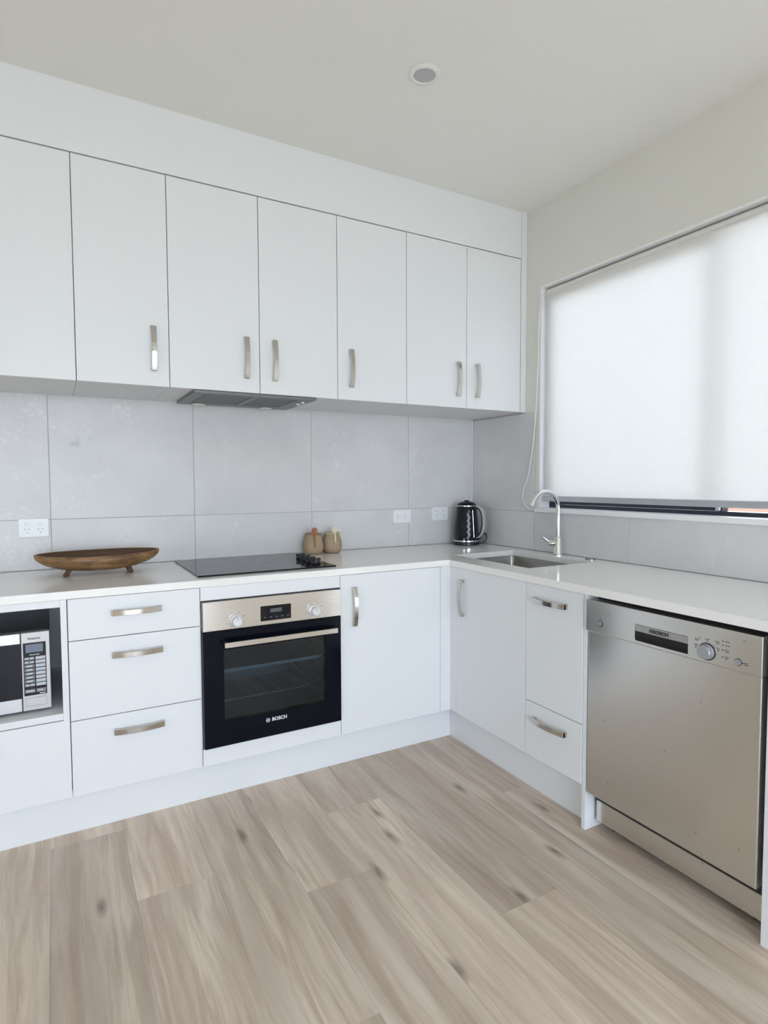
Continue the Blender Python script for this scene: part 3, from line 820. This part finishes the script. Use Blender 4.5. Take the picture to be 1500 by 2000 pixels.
for y in (-.270, -.333, -.396, -.459):
    bm = bm_new(); add_lathe(bm, [(0.0215, 0), (0.0225, .003), (.0215, .006), (.0185, .008), (.0175, .021), (.0165, .0225)], 24, (-1.229, y, ZT + .0066))
    kb = obj('knob', bm, 'black_plastic', ck, True)
    box('grip', -1.251, -1.207, y - .005, y + .005, ZT + .0185, ZT + .0315, 'black_plastic', kb, bev=.002)

# ------------------------------------------------------------------ oven
OA, OB = -1.7655, -1.1885
OZ0, OZP, OZ1 = .2330, .6885, .8040
ov = thing('oven', 'built-in oven with steel control panel and black glass door', 'oven', ((OA + OB) / 2, -.35, OZ0))
OY = -0.631
bm = bm_new()
bx0, bx1 = OA + .012, OB - .012
add_box(bm, bx0, bx0 + .03, -.604, -.06, OZ0 + .012, OZP + .005); add_box(bm, bx1 - .03, bx1, -.604, -.06, OZ0 + .012, OZP + .005)
add_box(bm, bx0, bx1, -.604, -.06, OZP + .005, OZ1 - .003); add_box(bm, bx0 + .03, bx1 - .03, -.604, -.06, OZ0 + .012, OZ0 + .06)
add_box(bm, bx0 + .03, bx1 - .03, -.075, -.06, OZ0 + .06, OZP + .005)
obj('cavity', bm, 'oven_enamel', ov)
bm = bm_new(); add_box(bm, OA, OB, OY + .0005, -.6045, OZP + .0015, OZ1, .0015); cp = obj('control_panel', bm, 'steel_brushed', ov)
bm = bm_new(); add_box(bm, OA - .002, OB + .002, -.618, -.6045, OZ1 + .0003, OZ1 + .003); obj('vent_strip', bm, 'black_matte', ov)
# door: black glass frame with a see-through window
WA0, WA1, WB0, WB1 = -1.688, -1.262, .330, .612
bm = bm_new()
add_cells(bm, [OA, WA0, WA1, OB], [OZ0, WB0, WB1, OZP], lambda i, j: not (i == 1 and j == 1), lambda u, v, q: (u, q, v), -.6045, OY, .0012)
dr = obj('door', bm, 'oven_black', ov)
box('door_window', WA0 - .001, WA1 + .001, OY + .003, OY + .007, WB0 - .001, WB1 + .001, 'oven_glass', dr)
box('bottom_trim', OA + .003, OB - .003, OY + .006, -.606, OZ0 - .0035, OZ0 - .0005, 'aluminium', ov)
bm = bm_new(); add_box(bm, -1.6945, -1.2225, OY - .046, OY - .036, .630, .650, .0012); hb = obj('door_handle', bm, 'steel_brushed', ov); hb['label'] = 'flat steel bar handle'
for x in (-1.690, -1.247):
    bm = bm_new(); add_box(bm, x, x + .020, OY - .0355, OY, .628, .652, .003); obj('handle_bracket', bm, 'black_gloss', hb)
for x, z in ((-1.640, .7225), (-1.312, .7265)):
    kM = Matrix.Translation((x, OY, z)) @ Matrix.Rotation(math.radians(90), 4, 'X')
    bm = bm_new(); add_lathe(bm, [(0.0245, 0), (.0250, .004), (.0235, .007), (.0190, .009), (.0180, .028), (.0165, .0305)], 28, M=kM); kb = obj('knob', bm, 'knob_silver', ov, True)
    bm = bm_new(); add_box(bm, -.0012, .0012, .006, .016, .0304, .0312, M=kM); obj('pointer', bm, 'slot_grey', kb)
    bm = bm_new()
    for k in range(8):
        a = math.radians(-150 + 300 * k / 7); s = .0022 if k % 2 else .0018
        px_, pz_ = x + .038 * math.sin(a), z + .033 * math.cos(a)
        add_box(bm, px_ - s, px_ + s, OY + .0002, OY - .0001 + .0005, pz_ - s, pz_ + s)
    for f in bm.verts: f.co.y = min(f.co.y, OY + .0004)
    obj('dial_print', bm, 'slot_grey', cp)['kind'] = 'stuff'
ds = box('display', -1.540, -1.4125, OY - .0008, OY + .002, .7065, .7665, 'black_gloss', ov)
box('screen', -1.500, -1.452, OY - .0012, OY - .0009, .739, .754, 'lcd_grey', ds)
bm = bm_new()
for k in range(5): add_box(bm, -1.525 + k * .024, -1.519 + k * .024, OY - .0011, OY - .0009, .719, .7215)
obj('touch_marks', bm, 'slot_grey', ds)
bm = bm_new(); text_mesh(bm, 'BOSCH', .0195, face_M(-1.4665, -OY + .0004, .3005), bold=.0006); emblem(bm, .0085, face_M(-1.515, -OY + .0003, .3003)); lg = obj('brand_lettering', bm, 'print_white', ov)
# racks and side rails inside
for z in (.385, .50):
    bm = bm_new()
    for k in range(22):
        x = -1.69 + k * .0205
        add_tube(bm, [(x, -.56, z), (x, -.11, z)], .0014, 5)
    for y in (-.56, -.33, -.11): add_tube(bm, [(-1.712, y, z), (-1.242, y, z)], .0028, 6)
    if z > .45:
        bm.free(); bm = bm_new()
        add_box(bm, -1.705, -1.25, -.555, -.115, z - .0, z + .003)
        add_box(bm, -1.705, -1.25, -.560, -.553, z - .0, z + .012)
        obj('baking_tray', bm, 'oven_enamel', ov)
    else: obj('rack', bm, 'rack_wire', ov, True)
for x in (-1.7215, -1.2325):
    bm = bm_new()
    for z in (.36, .375, .40, .44, .49, .53, .57): add_tube(bm, [(x, -.57, z), (x, -.10, z)], .0022, 6)
    for y in (-.57, -.10): add_tube(bm, [(x, y, .35), (x, y, .60)], .0026, 6)
    obj('side_rail', bm, 'rack_wire', ov, True)

# ------------------------------------------------------------------ microwave
MA1 = -2.273; MA0 = MA1 - .488; MY = -.560; MZ0, MZ1 = .476, .748
mw = thing('microwave', 'silver and black microwave inside the open cabinet niche', 'microwave', ((MA0 + MA1) / 2, -.37, .466))
bm = bm_new(); add_box(bm, MA0 + .003, MA1 - .003, MY + .022, -.17, MZ0, MZ1 + .004, .003, 2); bd_ = obj('body', bm, 'black_plastic', mw)
for x in (MA0 + .05, MA1 - .05):
    for y in (MY + .06, -.21):
        bm = bm_new(); add_lathe(bm, [(.012, 0), (.012, .0099)], 14, (x, y, .4661)); obj('foot', bm, 'black_plastic', mw)
PA = -2.359            # control panel left edge
bm = bm_new(); add_box(bm, PA + .001, MA1, MY, MY + .0215, MZ0, MZ1, .002, 2); cpn = obj('control_panel', bm, 'micro_silver', mw)
bm = bm_new(); add_box(bm, MA0, PA - .001, MY, MY + .0215, MZ0, MZ1, .002, 2); md = obj('door', bm, 'micro_steel', mw)
box('door_glass', MA0 + .004, PA - .0012, MY - .001, MY + .001, MZ0 + .046, MZ1 - .035, 'black_gloss', md)
H_ = MZ1 - MZ0; Wp = MA1 - PA
def kp(u, v): return PA + u * Wp, MZ1 - v * H_
x0, zt_ = kp(.07, .130); x1, zb_ = kp(.86, .805)
kpd = box('keypad', x0, x1, MY - .0008, MY + .001, zb_, zt_, 'black_gloss', cpn)
x0, zt_ = kp(.16, .150); x1, zb_ = kp(.76, .255)
box('display', x0, x1, MY - .0012, MY - .0009, zb_, zt_, 'micro_display', kpd)
for r_ in range(8):
    for c_ in range(2):
        u_0, u_1 = ((.10, .45), (.49, .83))[c_]
        x0, zt_ = kp(u_0, .312 + r_ * .0485); x1, zb_ = kp(u_1, .350 + r_ * .0485)
        box('button', x0, x1, MY - .0013, MY - .0009, zb_, zt_, 'key_light' if c_ else 'key_dark', kpd)
for c_ in range(2):
    x0, zt_ = kp((.10, .49)[c_], .725); x1, zb_ = kp((.45, .83)[c_], .772)
    box('button', x0, x1, MY - .0013, MY - .0009, zb_, zt_, 'key_dark', kpd)
bm = bm_new()
for r_ in range(8):
    for k in range(2 if r_ in (0, 1, 7) else 1):
        uc = (.19, .36)[k] if r_ in (0, 1, 7) else .275
        hw = .06 if r_ in (0, 1, 7) else .10
        x0, zt_ = kp(uc - hw, .325 + r_ * .0485); x1, zb_ = kp(uc + hw, .336 + r_ * .0485)
        add_box(bm, x0, x1, MY - .0016, MY - .0013, zb_, zt_)
for c_ in range(2):
    x0, zt_ = kp((.14, .55)[c_], .744); x1, zb_ = kp((.41, .74)[c_], .754); add_box(bm, x0, x1, MY - .0016, MY - .0013, zb_, zt_)
x0, zt_ = kp(.60, .784); x1, zb_ = kp(.82, .793); add_box(bm, x0, x1, MY - .0012, MY - .0009, zb_, zt_)
x0, zc_ = kp(.46, .283); text_mesh(bm, 'Inverter', .0095, face_M(x0, -MY + .0011, zc_), shear=.3)
obj('key_print', bm, 'print_white', kpd)
bm = bm_new(); x0, zc_ = kp(.46, .078); text_mesh(bm, 'Panasonic', .0098, face_M(x0, -MY + .0003, zc_), bold=.0003); obj('brand_lettering', bm, 'print_dark', cpn)
x0, zt_ = kp(.11, .835); x1, zb_ = kp(.85, .945)
bm = bm_new()
add_cells(bm, [x0, x0 + .0008, x1 - .0008, x1], [zb_, zb_ + .0008, zt_ - .0008, zt_], lambda i, j: not (i == 1 and j == 1), lambda u, v, q: (u, q, v), MY - .0003, MY + .0005)
obj('button_groove', bm, 'slot_grey', cpn)
bm = bm_new(); add_box(bm, x0 + .001, x1 - .001, MY - .0012, MY + .001, zb_ + .001, zt_ - .001, .0005); obj('open_button', bm, 'micro_silver', cpn)

# ------------------------------------------------------------------ dishwasher (right run: a = -y, d = -x)
D0, D1 = 1.4505, 2.0450
dw = thing('dishwasher', 'stainless steel dishwasher under the right end of the worktop', 'dishwasher', (-.3, -(D0 + D1) / 2, 0))
DP = .616
box('body', D0 + .006, D1 - .006, -.560, -.05, .10, .852, 'black_matte', dw, M=RIGHT)
PZ0, PZ1 = .7365, .8460
HA0, HA1, HB0, HB1 = 1.651, 1.834, .7465, .7985
bm = bm_new()
add_cells(bm, [D0 - .001, HA0, HA1, D1], [PZ0, HB0, HB1, PZ1], lambda i, j: not (i == 1 and j == 1), lambda u, v, q: (u, q, v), -.5605, -DP, .0016)
cpd = obj('control_panel', bm, 'steel_brushed_dw', dw, M=RIGHT)
hp = box('handle_pocket', HA0 - .002, HA1 + .002, -.572, -.5610, HB0 - .003, HB1 + .003, 'black_plastic', cpd, M=RIGHT)
bm = bm_new()
zmid = HB0 + (HB1 - HB0) * .56
add_prism(bm, [(HA0 + .0005, -DP + .001, HB1 - .0005), (HA0 + .0005, -DP + .006, zmid), (HA0 + .0005, -DP + .012, zmid), (HA0 + .0005, -DP + .012, HB1 - .0005)], (HA1 - HA0 - .001, 0, 0))
gp = obj('grip_bar', bm, 'aluminium', cpd, M=RIGHT)
bm = bm_new(); text_mesh(bm, 'BOSCH', .0165, face_M(1.742, DP - .0010, .7865, RIGHT) , bold=.0005); emblem(bm, .0068, face_M(1.708, DP - .0010, .7870, RIGHT)); obj('brand_lettering', bm, 'print_dark', gp)
bm = bm_new(); add_box(bm, D0 + .003, D1 - .004, -.606, -.561, .146, .7345, .003, 2); obj('door', bm, 'steel_brushed_dw', dw, M=RIGHT)
bm = bm_new(); add_box(bm, D0 + .010, D1 + .006, -.561, -.545, .034, .109, .001); obj('kick_plate', bm, 'steel_brushed_dw', dw, M=RIGHT)
for a in (D0 + .05, D1 - .05):
    for d in (.50, .12):
        bm = bm_new(); add_lathe(bm, [(.018, 0), (.018, .006), (.008, .008), (.008, .0995)], 14, (a, -d, 0.0003)); obj('foot', bm, 'black_plastic', dw, M=RIGHT)
def dwM(a, b): return RIGHT @ Matrix.Translation((a, -DP, b)) @ Matrix.Rotation(math.radians(90), 4, 'X')
bm = bm_new(); add_lathe(bm, [(.0225, 0), (.0225, .004), (.0205, .0055), (.0195, .018), (.0175, .020)], 28, M=dwM(1.893, .7695)); kb = obj('program_dial', bm, 'dial_silver', dw, True)
bm = bm_new(); add_lathe(bm, [(.0255, .0000), (.0255, .0008), (.0228, .0008), (.0228, 0)], 28, M=dwM(1.893, .7695), cap=False); obj('dial_ring', bm, 'print_dark', kb)
bm = bm_new(); add_lathe(bm, [(.0085, 0), (.0085, .003), (.007, .0042)], 20, M=dwM(1.982, .7625)); obj('start_button', bm, 'dial_silver', dw, True)
bm = bm_new(); add_lathe(bm, [(.0102, 0), (.0102, .0006), (.0088, .0006), (.0088, 0)], 24, M=dwM(1.982, .7625), cap=False); obj('button_ring', bm, 'print_dark', dw)
bm = bm_new(); add_lathe(bm, [(.0085, 0), (.0085, .003), (.007, .0042)], 20, M=dwM(1.512, .7705)); pb = obj('power_button', bm, 'dial_silver', dw, True)
bm = bm_new(); add_lathe(bm, [(.0115, 0), (.0115, .0008), (.0092, .0008), (.0092, 0)], 24, M=dwM(1.512, .7705), cap=False); add_box(bm, -.0012, .0012, .0145, .0185, 0, .0005, M=dwM(1.512, .7705)); obj('power_ring', bm, 'print_dark', pb)
# fine panel print around the dial
bm = bm_new()
def pr(a, b, w_, h=.0016):
    add_box(bm, -w_ / 2, w_ / 2, -h / 2, h / 2, .0001, .0004, M=dwM(a, b))
for a, b, w_ in ((1.862, .800, .016), (1.860, .7955, .008), (1.860, .783, .013), (1.860, .778, .010), (1.859, .773, .006), (1.893, .805, .013), (1.893, .800, .008), (1.922, .805, .013), (1.924, .800, .009), (1.924, .786, .009), (1.925, .781, .009),
                (1.951, .8105, .014), (1.951, .7995, .014), (1.950, .787, .012), (1.951, .782, .011), (1.950, .767, .012), (1.949, .762, .008), (2.003, .764, .009), (2.004, .759, .011)):
    pr(a, b, w_)
for b in (.8105, .7995, .785, .765): pr(1.938, b, .0032, .0032)
pr(1.995, .7625, .0032, .0032)
obj('panel_print', bm, 'print_dark', cpd)['kind'] = 'stuff'

# ------------------------------------------------------------------ sockets and switches on the splashback
def rr_plate(parent, name, x, z, w_, h, d, m, y=0.0, r=.006, bev=.0015):
    bm = bm_new(); P = rrect(-w_ / 2, w_ / 2, -h / 2, h / 2, r, 0, 4); Q = rrect(-w_ / 2 + bev, w_ / 2 - bev, -h / 2 + bev, h / 2 - bev, r, 0, 4)
    t = bmesh.new()
    L0 = [(p[0], 0, p[1]) for p in P]; L1 = [(p[0], -d + bev, p[1]) for p in P]; L2 = [(p[0], -d, p[1]) for p in Q]
    R_ = [[t.verts.new((a + x, b_ + y, c + z)) for a, b_, c in l] for l in (L0, L1, L2)]
    n = len(P)
    for A, B in zip(R_, R_[1:]):
        for k in range(n): t.faces.new((A[k], A[(k + 1) % n], B[(k + 1) % n], B[k]))
    t.faces.new(R_[-1]); t.faces.new(R_[0][::-1])
    bmesh.ops.recalc_face_normals(t, faces=t.faces)
    merge(bm, t)
    return obj(name, bm, m, parent)
def socket(label, x, z, w_, h, kind):
    t = thing('power_socket' if kind == 'socket' else 'switch_plate', label, 'socket' if kind == 'socket' else 'switch', (x, 0, z - h / 2), 'wall plates on the splashback')
    rr_plate(t, 'plate', x, z, w_, h, .010, 'plastic_white', -.0003)
    for s in (-1, 1):
        cx = x + s * w_ * .215
        if kind == 'socket':
            rr_plate(t, 'rocker', cx, z + h * .25, .0145, .0115, .003, 'plastic_white', -.0103, .001, .0006)
            bm = bm_new(); add_box(bm, cx - .0082, cx + .0082, -.0107, -.0104, z + h * .25 - .0068, z + h * .25 - .0060); add_box(bm, cx - .0082, cx - .0076, -.0107, -.0104, z + h * .25 - .006, z + h * .25 + .006); obj('rocker_gap', bm, 'slot_grey', t)
            for a, ox, oz in ((32, -.0075, .004), (-32, .0075, .004), (0, 0, -.0095)):
                M = Matrix.Translation((cx + ox, -.0104, z - h * .12 + oz)) @ Matrix.Rotation(math.radians(a), 4, 'Y')
                bm = bm_new(); add_box(bm, -.0011, .0011, -.0004, 0, -.0042, .0042, M=M); obj('pin_slot', bm, 'slot_grey', t)
        else:
            rr_plate(t, 'rocker', cx, z, .013, .016, .0035, 'plastic_white', -.0103, .001, .0006)
            bm = bm_new(); add_box(bm, cx - .0078, cx - .0071, -.0107, -.0104, z - .0085, z + .0085); add_box(bm, cx - .0078, cx + .0078, -.0107, -.0104, z - .0095, z - .0088); obj('rocker_gap', bm, 'slot_grey', t)
    return t
socket('white double power socket on the tiles above the wooden bowl', -2.324, 1.072, .112, .079, 'socket')
socket('white two-switch plate on the tiles right of the clay jars', -.509, 1.0635, .115, .077, 'switch')
socket('white double power socket on the tiles just left of the kettle', -.2455, 1.071, .112, .078, 'socket')

# ------------------------------------------------------------------ wooden bowl
bw = thing('wooden_bowl', 'long boat-shaped carved wooden bowl on short legs on the worktop', 'bowl', (-2.09, -.225, ZT))
BL, BWd = .232, .092
cxb, cyb = -2.090, -.228
def bowl_shell(nu=40, nv=14):
    bm = bm_new(); t = bmesh.new()
    def prof(s, ang, inner):
        # s in [-1,1] along length, ang 0..pi from far rim to near rim
        k = max(0.0, 1 - abs(s) ** 2.3)
        hw = BWd * (k ** .62) + .004
        dp = .064 * (k ** .55) + .006
        if inner: hw = max(.001, hw - .008); dp = max(.001, dp - .009)
        rim = .9745 + .004 * abs(s) ** 2 
        y = hw * math.cos(ang); z = -dp * (math.sin(ang) ** .75)
        zz = rim + z + 0.06 * y
        return (cxb + s * (BL - (.006 if inner else 0)), cyb + y, zz)
    O, I = [], []
    for i in range(nu + 1):
        s = -math.cos(math.pi * i / nu)
        O.append([t.verts.new(prof(s, math.pi * j / nv, False)) for j in range(nv + 1)])
        I.append([t.verts.new(prof(s, math.pi * j / nv, True)) for j in range(nv + 1)])
    for i in range(nu):
        for j in range(nv):
            t.faces.new((O[i][j], O[i][j + 1], O[i + 1][j + 1], O[i + 1][j])); t.faces.new((I[i][j], I[i + 1][j], I[i + 1][j + 1], I[i][j + 1]))
        for j in (0, nv): t.faces.new((O[i][j], O[i + 1][j], I[i + 1][j], I[i][j]))
    for i in (0, nu):
        for j in range(nv): t.faces.new((O[i][j], O[i][j + 1], I[i][j + 1], I[i][j]))
    bmesh.ops.recalc_face_normals(t, faces=t.faces)
    inner = set(v for r_ in I for v in r_)
    for f in t.faces:
        f.smooth = True
        if all(v in inner for v in f.verts): f.material_index = 1
    merge(bm, t); return bm
bs = obj('bowl_shell', bowl_shell(), 'carved_wood', bw)
bs.data.materials.append(MATS['carved_wood_dark'])
for x, y, dx, dy in ((-2.196, -.262, -.020, -.010), (-1.986, -.265, .012, -.012), (-2.190, -.195, -.018, .012), (-1.990, -.195, .014, .012)):
    bm = bm_new(); add_tube(bm, [(x, y, .9215), (x + dx * .6, y + dy * .6, .905), (x + dx, y + dy, .8965), (x + dx, y + dy, .8906)], [.010, .0085, .0075, .0065], 10); obj('leg', bm, 'carved_wood_dark', bw, True)

# ------------------------------------------------------------------ clay jars with spoons
def jar(label, x, y, s, spoon_m, lid_m, sp_off, hl):
    t = thing('clay_jar', label, 'jar', (x, y, ZT), 'clay jars behind the cooktop')
    bm = bm_new(); add_lathe(bm, [(.028 * s, 0), (.036 * s, .001), (.044 * s, .008), (.0505 * s, .024), (.0525 * s, .042), (.0495 * s, .064), (.0425 * s, .084), (.0385 * s, .094), (.038 * s, .098)], 40, (x, y, ZT + .0004)); obj('jar_body', bm, 'clay', t, True)
    bm = bm_new(); add_lathe(bm, [(.036 * s, .0), (.0415 * s, .0005), (.042 * s, .006), (.0405 * s, .0085), (.001, .0095)], 36, (x, y, ZT + .0985)); obj('lid', bm, lid_m, t, True)
    # spoon standing in front: bowl above the lid, handle down the jar front
    d = Vector((-.30 + sp_off, -1, 0)).normalized()
    side = Vector((-d.y, d.x, 0))
    b0 = Vector((x, y, 0)) + d * (.044 * s) + side * .002
    bm = bm_new()
    add_tube(bm, [b0 + d * .004 + Vector((0, 0, ZT + .106)), b0 + d * .010 + Vector((0, 0, ZT + .085)), b0 + d * .013 + Vector((0, 0, ZT + .065)), b0 + d * .0155 + side * .003 + Vector((0, 0, ZT + .100 - hl))], [.0042, .0046, .0042, .0028], 10)
    sp_ = obj('spoon', bm, spoon_m, t, True)
    tm = bmesh.new(); bmesh.ops.create_uvsphere(tm, u_segments=18, v_segments=10, radius=1)
    for v in tm.verts:
        z_ = v.co.z; yy = v.co.y
        if yy < -.1: v.co.y = yy * .15 - .05 + .45 * (1 - v.co.x ** 2 - z_ ** 2) * .9 - .05    # hollow face
    M = Matrix.Translation(b0 + Vector((0, 0, ZT + .1230))) @ Matrix.Diagonal((.0160, .0085, .0170, 1))
    bm = bm_new(); merge(bm, tm, M); obj('spoon_bowl', bm, spoon_m, sp_, True)
    return t
jar('clay jar with a reddish-brown wooden spoon, nearer the cooktop', -1.0815, -.072, 1.0, 'spoon_red', 'lid_wood', 0.0, .062)
jar('clay jar with a pale cream wooden spoon, right of its twin', -.9745, -.070, .985, 'spoon_pale', 'lid_pale', .12, .045)

# ------------------------------------------------------------------ kettle
KX, KY = -.127, -.110
kt = thing('electric_kettle', 'black faceted electric kettle with chrome trim in the worktop corner', 'kettle', (KX, KY, ZT))
bm = bm_new(); add_lathe(bm, [(.074, 0), (.078, .003), (.078, .017), (.074, .020)], 40, (KX, KY, ZT + .0004)); obj('base', bm, 'black_plastic', kt, True)
bm = bm_new(); add_lathe(bm, [(.0745, .0205), (.0765, .0215), (.0765, .029), (.0740, .030)], 40, (KX, KY, ZT)); obj('chrome_band', bm, 'chrome', kt, True)
bm = bm_new(); t = bmesh.new(); n = 30; rows = 12; R_ = []
for j in range(rows + 1):
    f_ = j / rows; z = ZT + .0305 + f_ * .195
    r = .0735 - .0145 * f_ - .003 * math.sin(math.pi * f_) * -1
    off = .5 if j % 2 else 0
    R_.append([t.verts.new((KX + r * (1.0 + (.004 if (0 < j < rows) and k % 2 else -.003)) * math.cos(2 * math.pi * (k + off) / n), KY + r * (1.0 + (.004 if (0 < j < rows) and k % 2 else -.003)) * math.sin(2 * math.pi * (k + off) / n), z)) for k in range(n)])
for j in range(rows):
    A, B = R_[j], R_[j + 1]
    for k in range(n):
        k2 = (k + 1) % n
        if j % 2 == 0:
            t.faces.new((A[k], A[k2], B[k])); t.faces.new((A[k2], B[k2], B[k]))
        else:
            t.faces.new((A[k], B[k2], B[k])); t.faces.new((A[k], A[k2], B[k2]))
t.faces.new(R_[0][::-1]); t.faces.new(R_[-1])
bmesh.ops.recalc_face_normals(t, faces=t.faces); merge(bm, t)
obj('body', bm, 'black_gloss', kt)
bm = bm_new(); add_lathe(bm, [(.059, .226), (.061, .2265), (.061, .231), (.058, .232)], 40, (KX, KY, ZT)); obj('rim', bm, 'chrome', kt, True)
bm = bm_new(); add_lathe(bm, [(.057, .2325), (.055, .2375), (.046, .247), (.030, .2535), (.014, .2560), (.001, .2565)], 36, (KX, KY, ZT)); ld_ = obj('lid', bm, 'black_gloss', kt, True)
bm = bm_new(); add_lathe(bm, [(.014, .2562), (.016, .2585), (.012, .2610), (.001, .2618)], 20, (KX, KY, ZT)); obj('lid_knob', bm, 'black_gloss', ld_, True)
hd = Vector((.22, -.975, 0)).normalized()
kc = Vector((KX, KY, ZT))
def hp_(r, z): return kc + hd * r + Vector((0, 0, z))
hpts = smooth_path([hp_(.058, .215), hp_(.084, .219), hp_(.108, .205), hp_(.122, .172), hp_(.125, .130), hp_(.117, .090), hp_(.100, .062), hp_(.078, .052), hp_(.066, .055)], 5)
sd = Vector((-hd.y, hd.x, 0))
def strap(bm, P, wds, th):
    t = bmesh.new(); R_ = []
    for i, p in enumerate(P):
        dvec = (P[min(i + 1, len(P) - 1)] - P[max(i - 1, 0)]).normalized(); nrm = sd.cross(dvec).normalized()
        w_ = wds; R_.append([t.verts.new(p + sd * a * w_ + nrm * b_ * th) for a, b_ in ((-1, -.6), (-.7, -1), (.7, -1), (1, -.6), (1, .6), (.7, 1), (-.7, 1), (-1, .6))])
    for A, B in zip(R_, R_[1:]):
        for k in range(8): t.faces.new((A[k], A[(k + 1) % 8], B[(k + 1) % 8], B[k]))
    t.faces.new(R_[0][::-1]); t.faces.new(R_[-1]); bmesh.ops.recalc_face_normals(t, faces=t.faces); merge(bm, t)
bm = bm_new(); strap(bm, hpts, .0120, .0075); hn = obj('handle', bm, 'black_plastic', kt, True)
out = []
for i, p in enumerate(hpts[5:-6]):
    q = hpts[5:-6]; dvec = (q[min(i + 1, len(q) - 1)] - q[max(i - 1, 0)]).normalized(); nrm = sd.cross(dvec).normalized()
    if nrm.dot(hd) < 0 and i < 20: nrm = -nrm
    cen = hp_(.07, .13); nrm = nrm if nrm.dot(p - cen) > 0 else -nrm
    out.append(p + nrm * .0078)
bm = bm_new(); strap(bm, out, .0125, .0026); ch = obj('chrome_strip', bm, 'chrome', hn, True)
bm = bm_new()
for s in (-1, 1):
    add_tube(bm, [kc + hd * math.sqrt(max(0, (.0755 - .000074 * (z * 1000 - 30)) ** 2 - .018 ** 2)) + sd * s * .018 + Vector((0, 0, z)) for z in (.048, .09, .13, .17, .205)], .0016, 8)
obj('chrome_piping', bm, 'chrome', kt, True)
sd2 = -hd
bm = bm_new(); add_prism(bm, [kc + sd2 * .052 + sd * .018 + Vector((0, 0, .200)), kc + sd2 * .052 - sd * .018 + Vector((0, 0, .200)), kc + sd2 * .058 - sd * .018 + Vector((0, 0, .226)), kc + sd2 * .080 + Vector((0, 0, .231)), kc + sd2 * .058 + sd * .018 + Vector((0, 0, .226))], (0, 0, .003))
obj('spout', bm, 'black_gloss', kt)
cr_ = [kc + Vector((.058, -.056, .010)), kc + Vector((.075, -.068, .016)), kc + Vector((.094, -.068, .040)), kc + Vector((.100, -.050, .064)), kc + Vector((.101, -.020, .050)), kc + Vector((.098, .02, .015)), kc + Vector((.085, .055, .006)), kc + Vector((.05, .085, .006)), kc + Vector((.02, .090, .006))]
bm = bm_new(); add_tube(bm, smooth_path(cr_, 6), .0036, 8); obj('power_cord', bm, 'black_plastic', kt, True)

# ------------------------------------------------------------------ ceiling downlight
dn = thing('ceiling_downlight', 'small round white recessed downlight, switched off, in the ceiling', 'downlight', (-1.066, -1.098, ZC - .012))
bm = bm_new(); add_lathe(bm, [(.056, -.0005), (.0565, -.003), (.052, -.007), (.041, -.0085), (.0385, -.0065), (.0385, -.0005)], 48, (-1.066, -1.098, ZC), cap=False); obj('trim_ring', bm, 'downlight_ring', dn, True)
bm = bm_new(); add_lathe(bm, [(.0383, -.0005), (.0383, -.0035), (.030, -.0045), (.001, -.0048)], 40, (-1.066, -1.098, ZC)); obj('lens', bm, 'downlight_lens', dn, True)
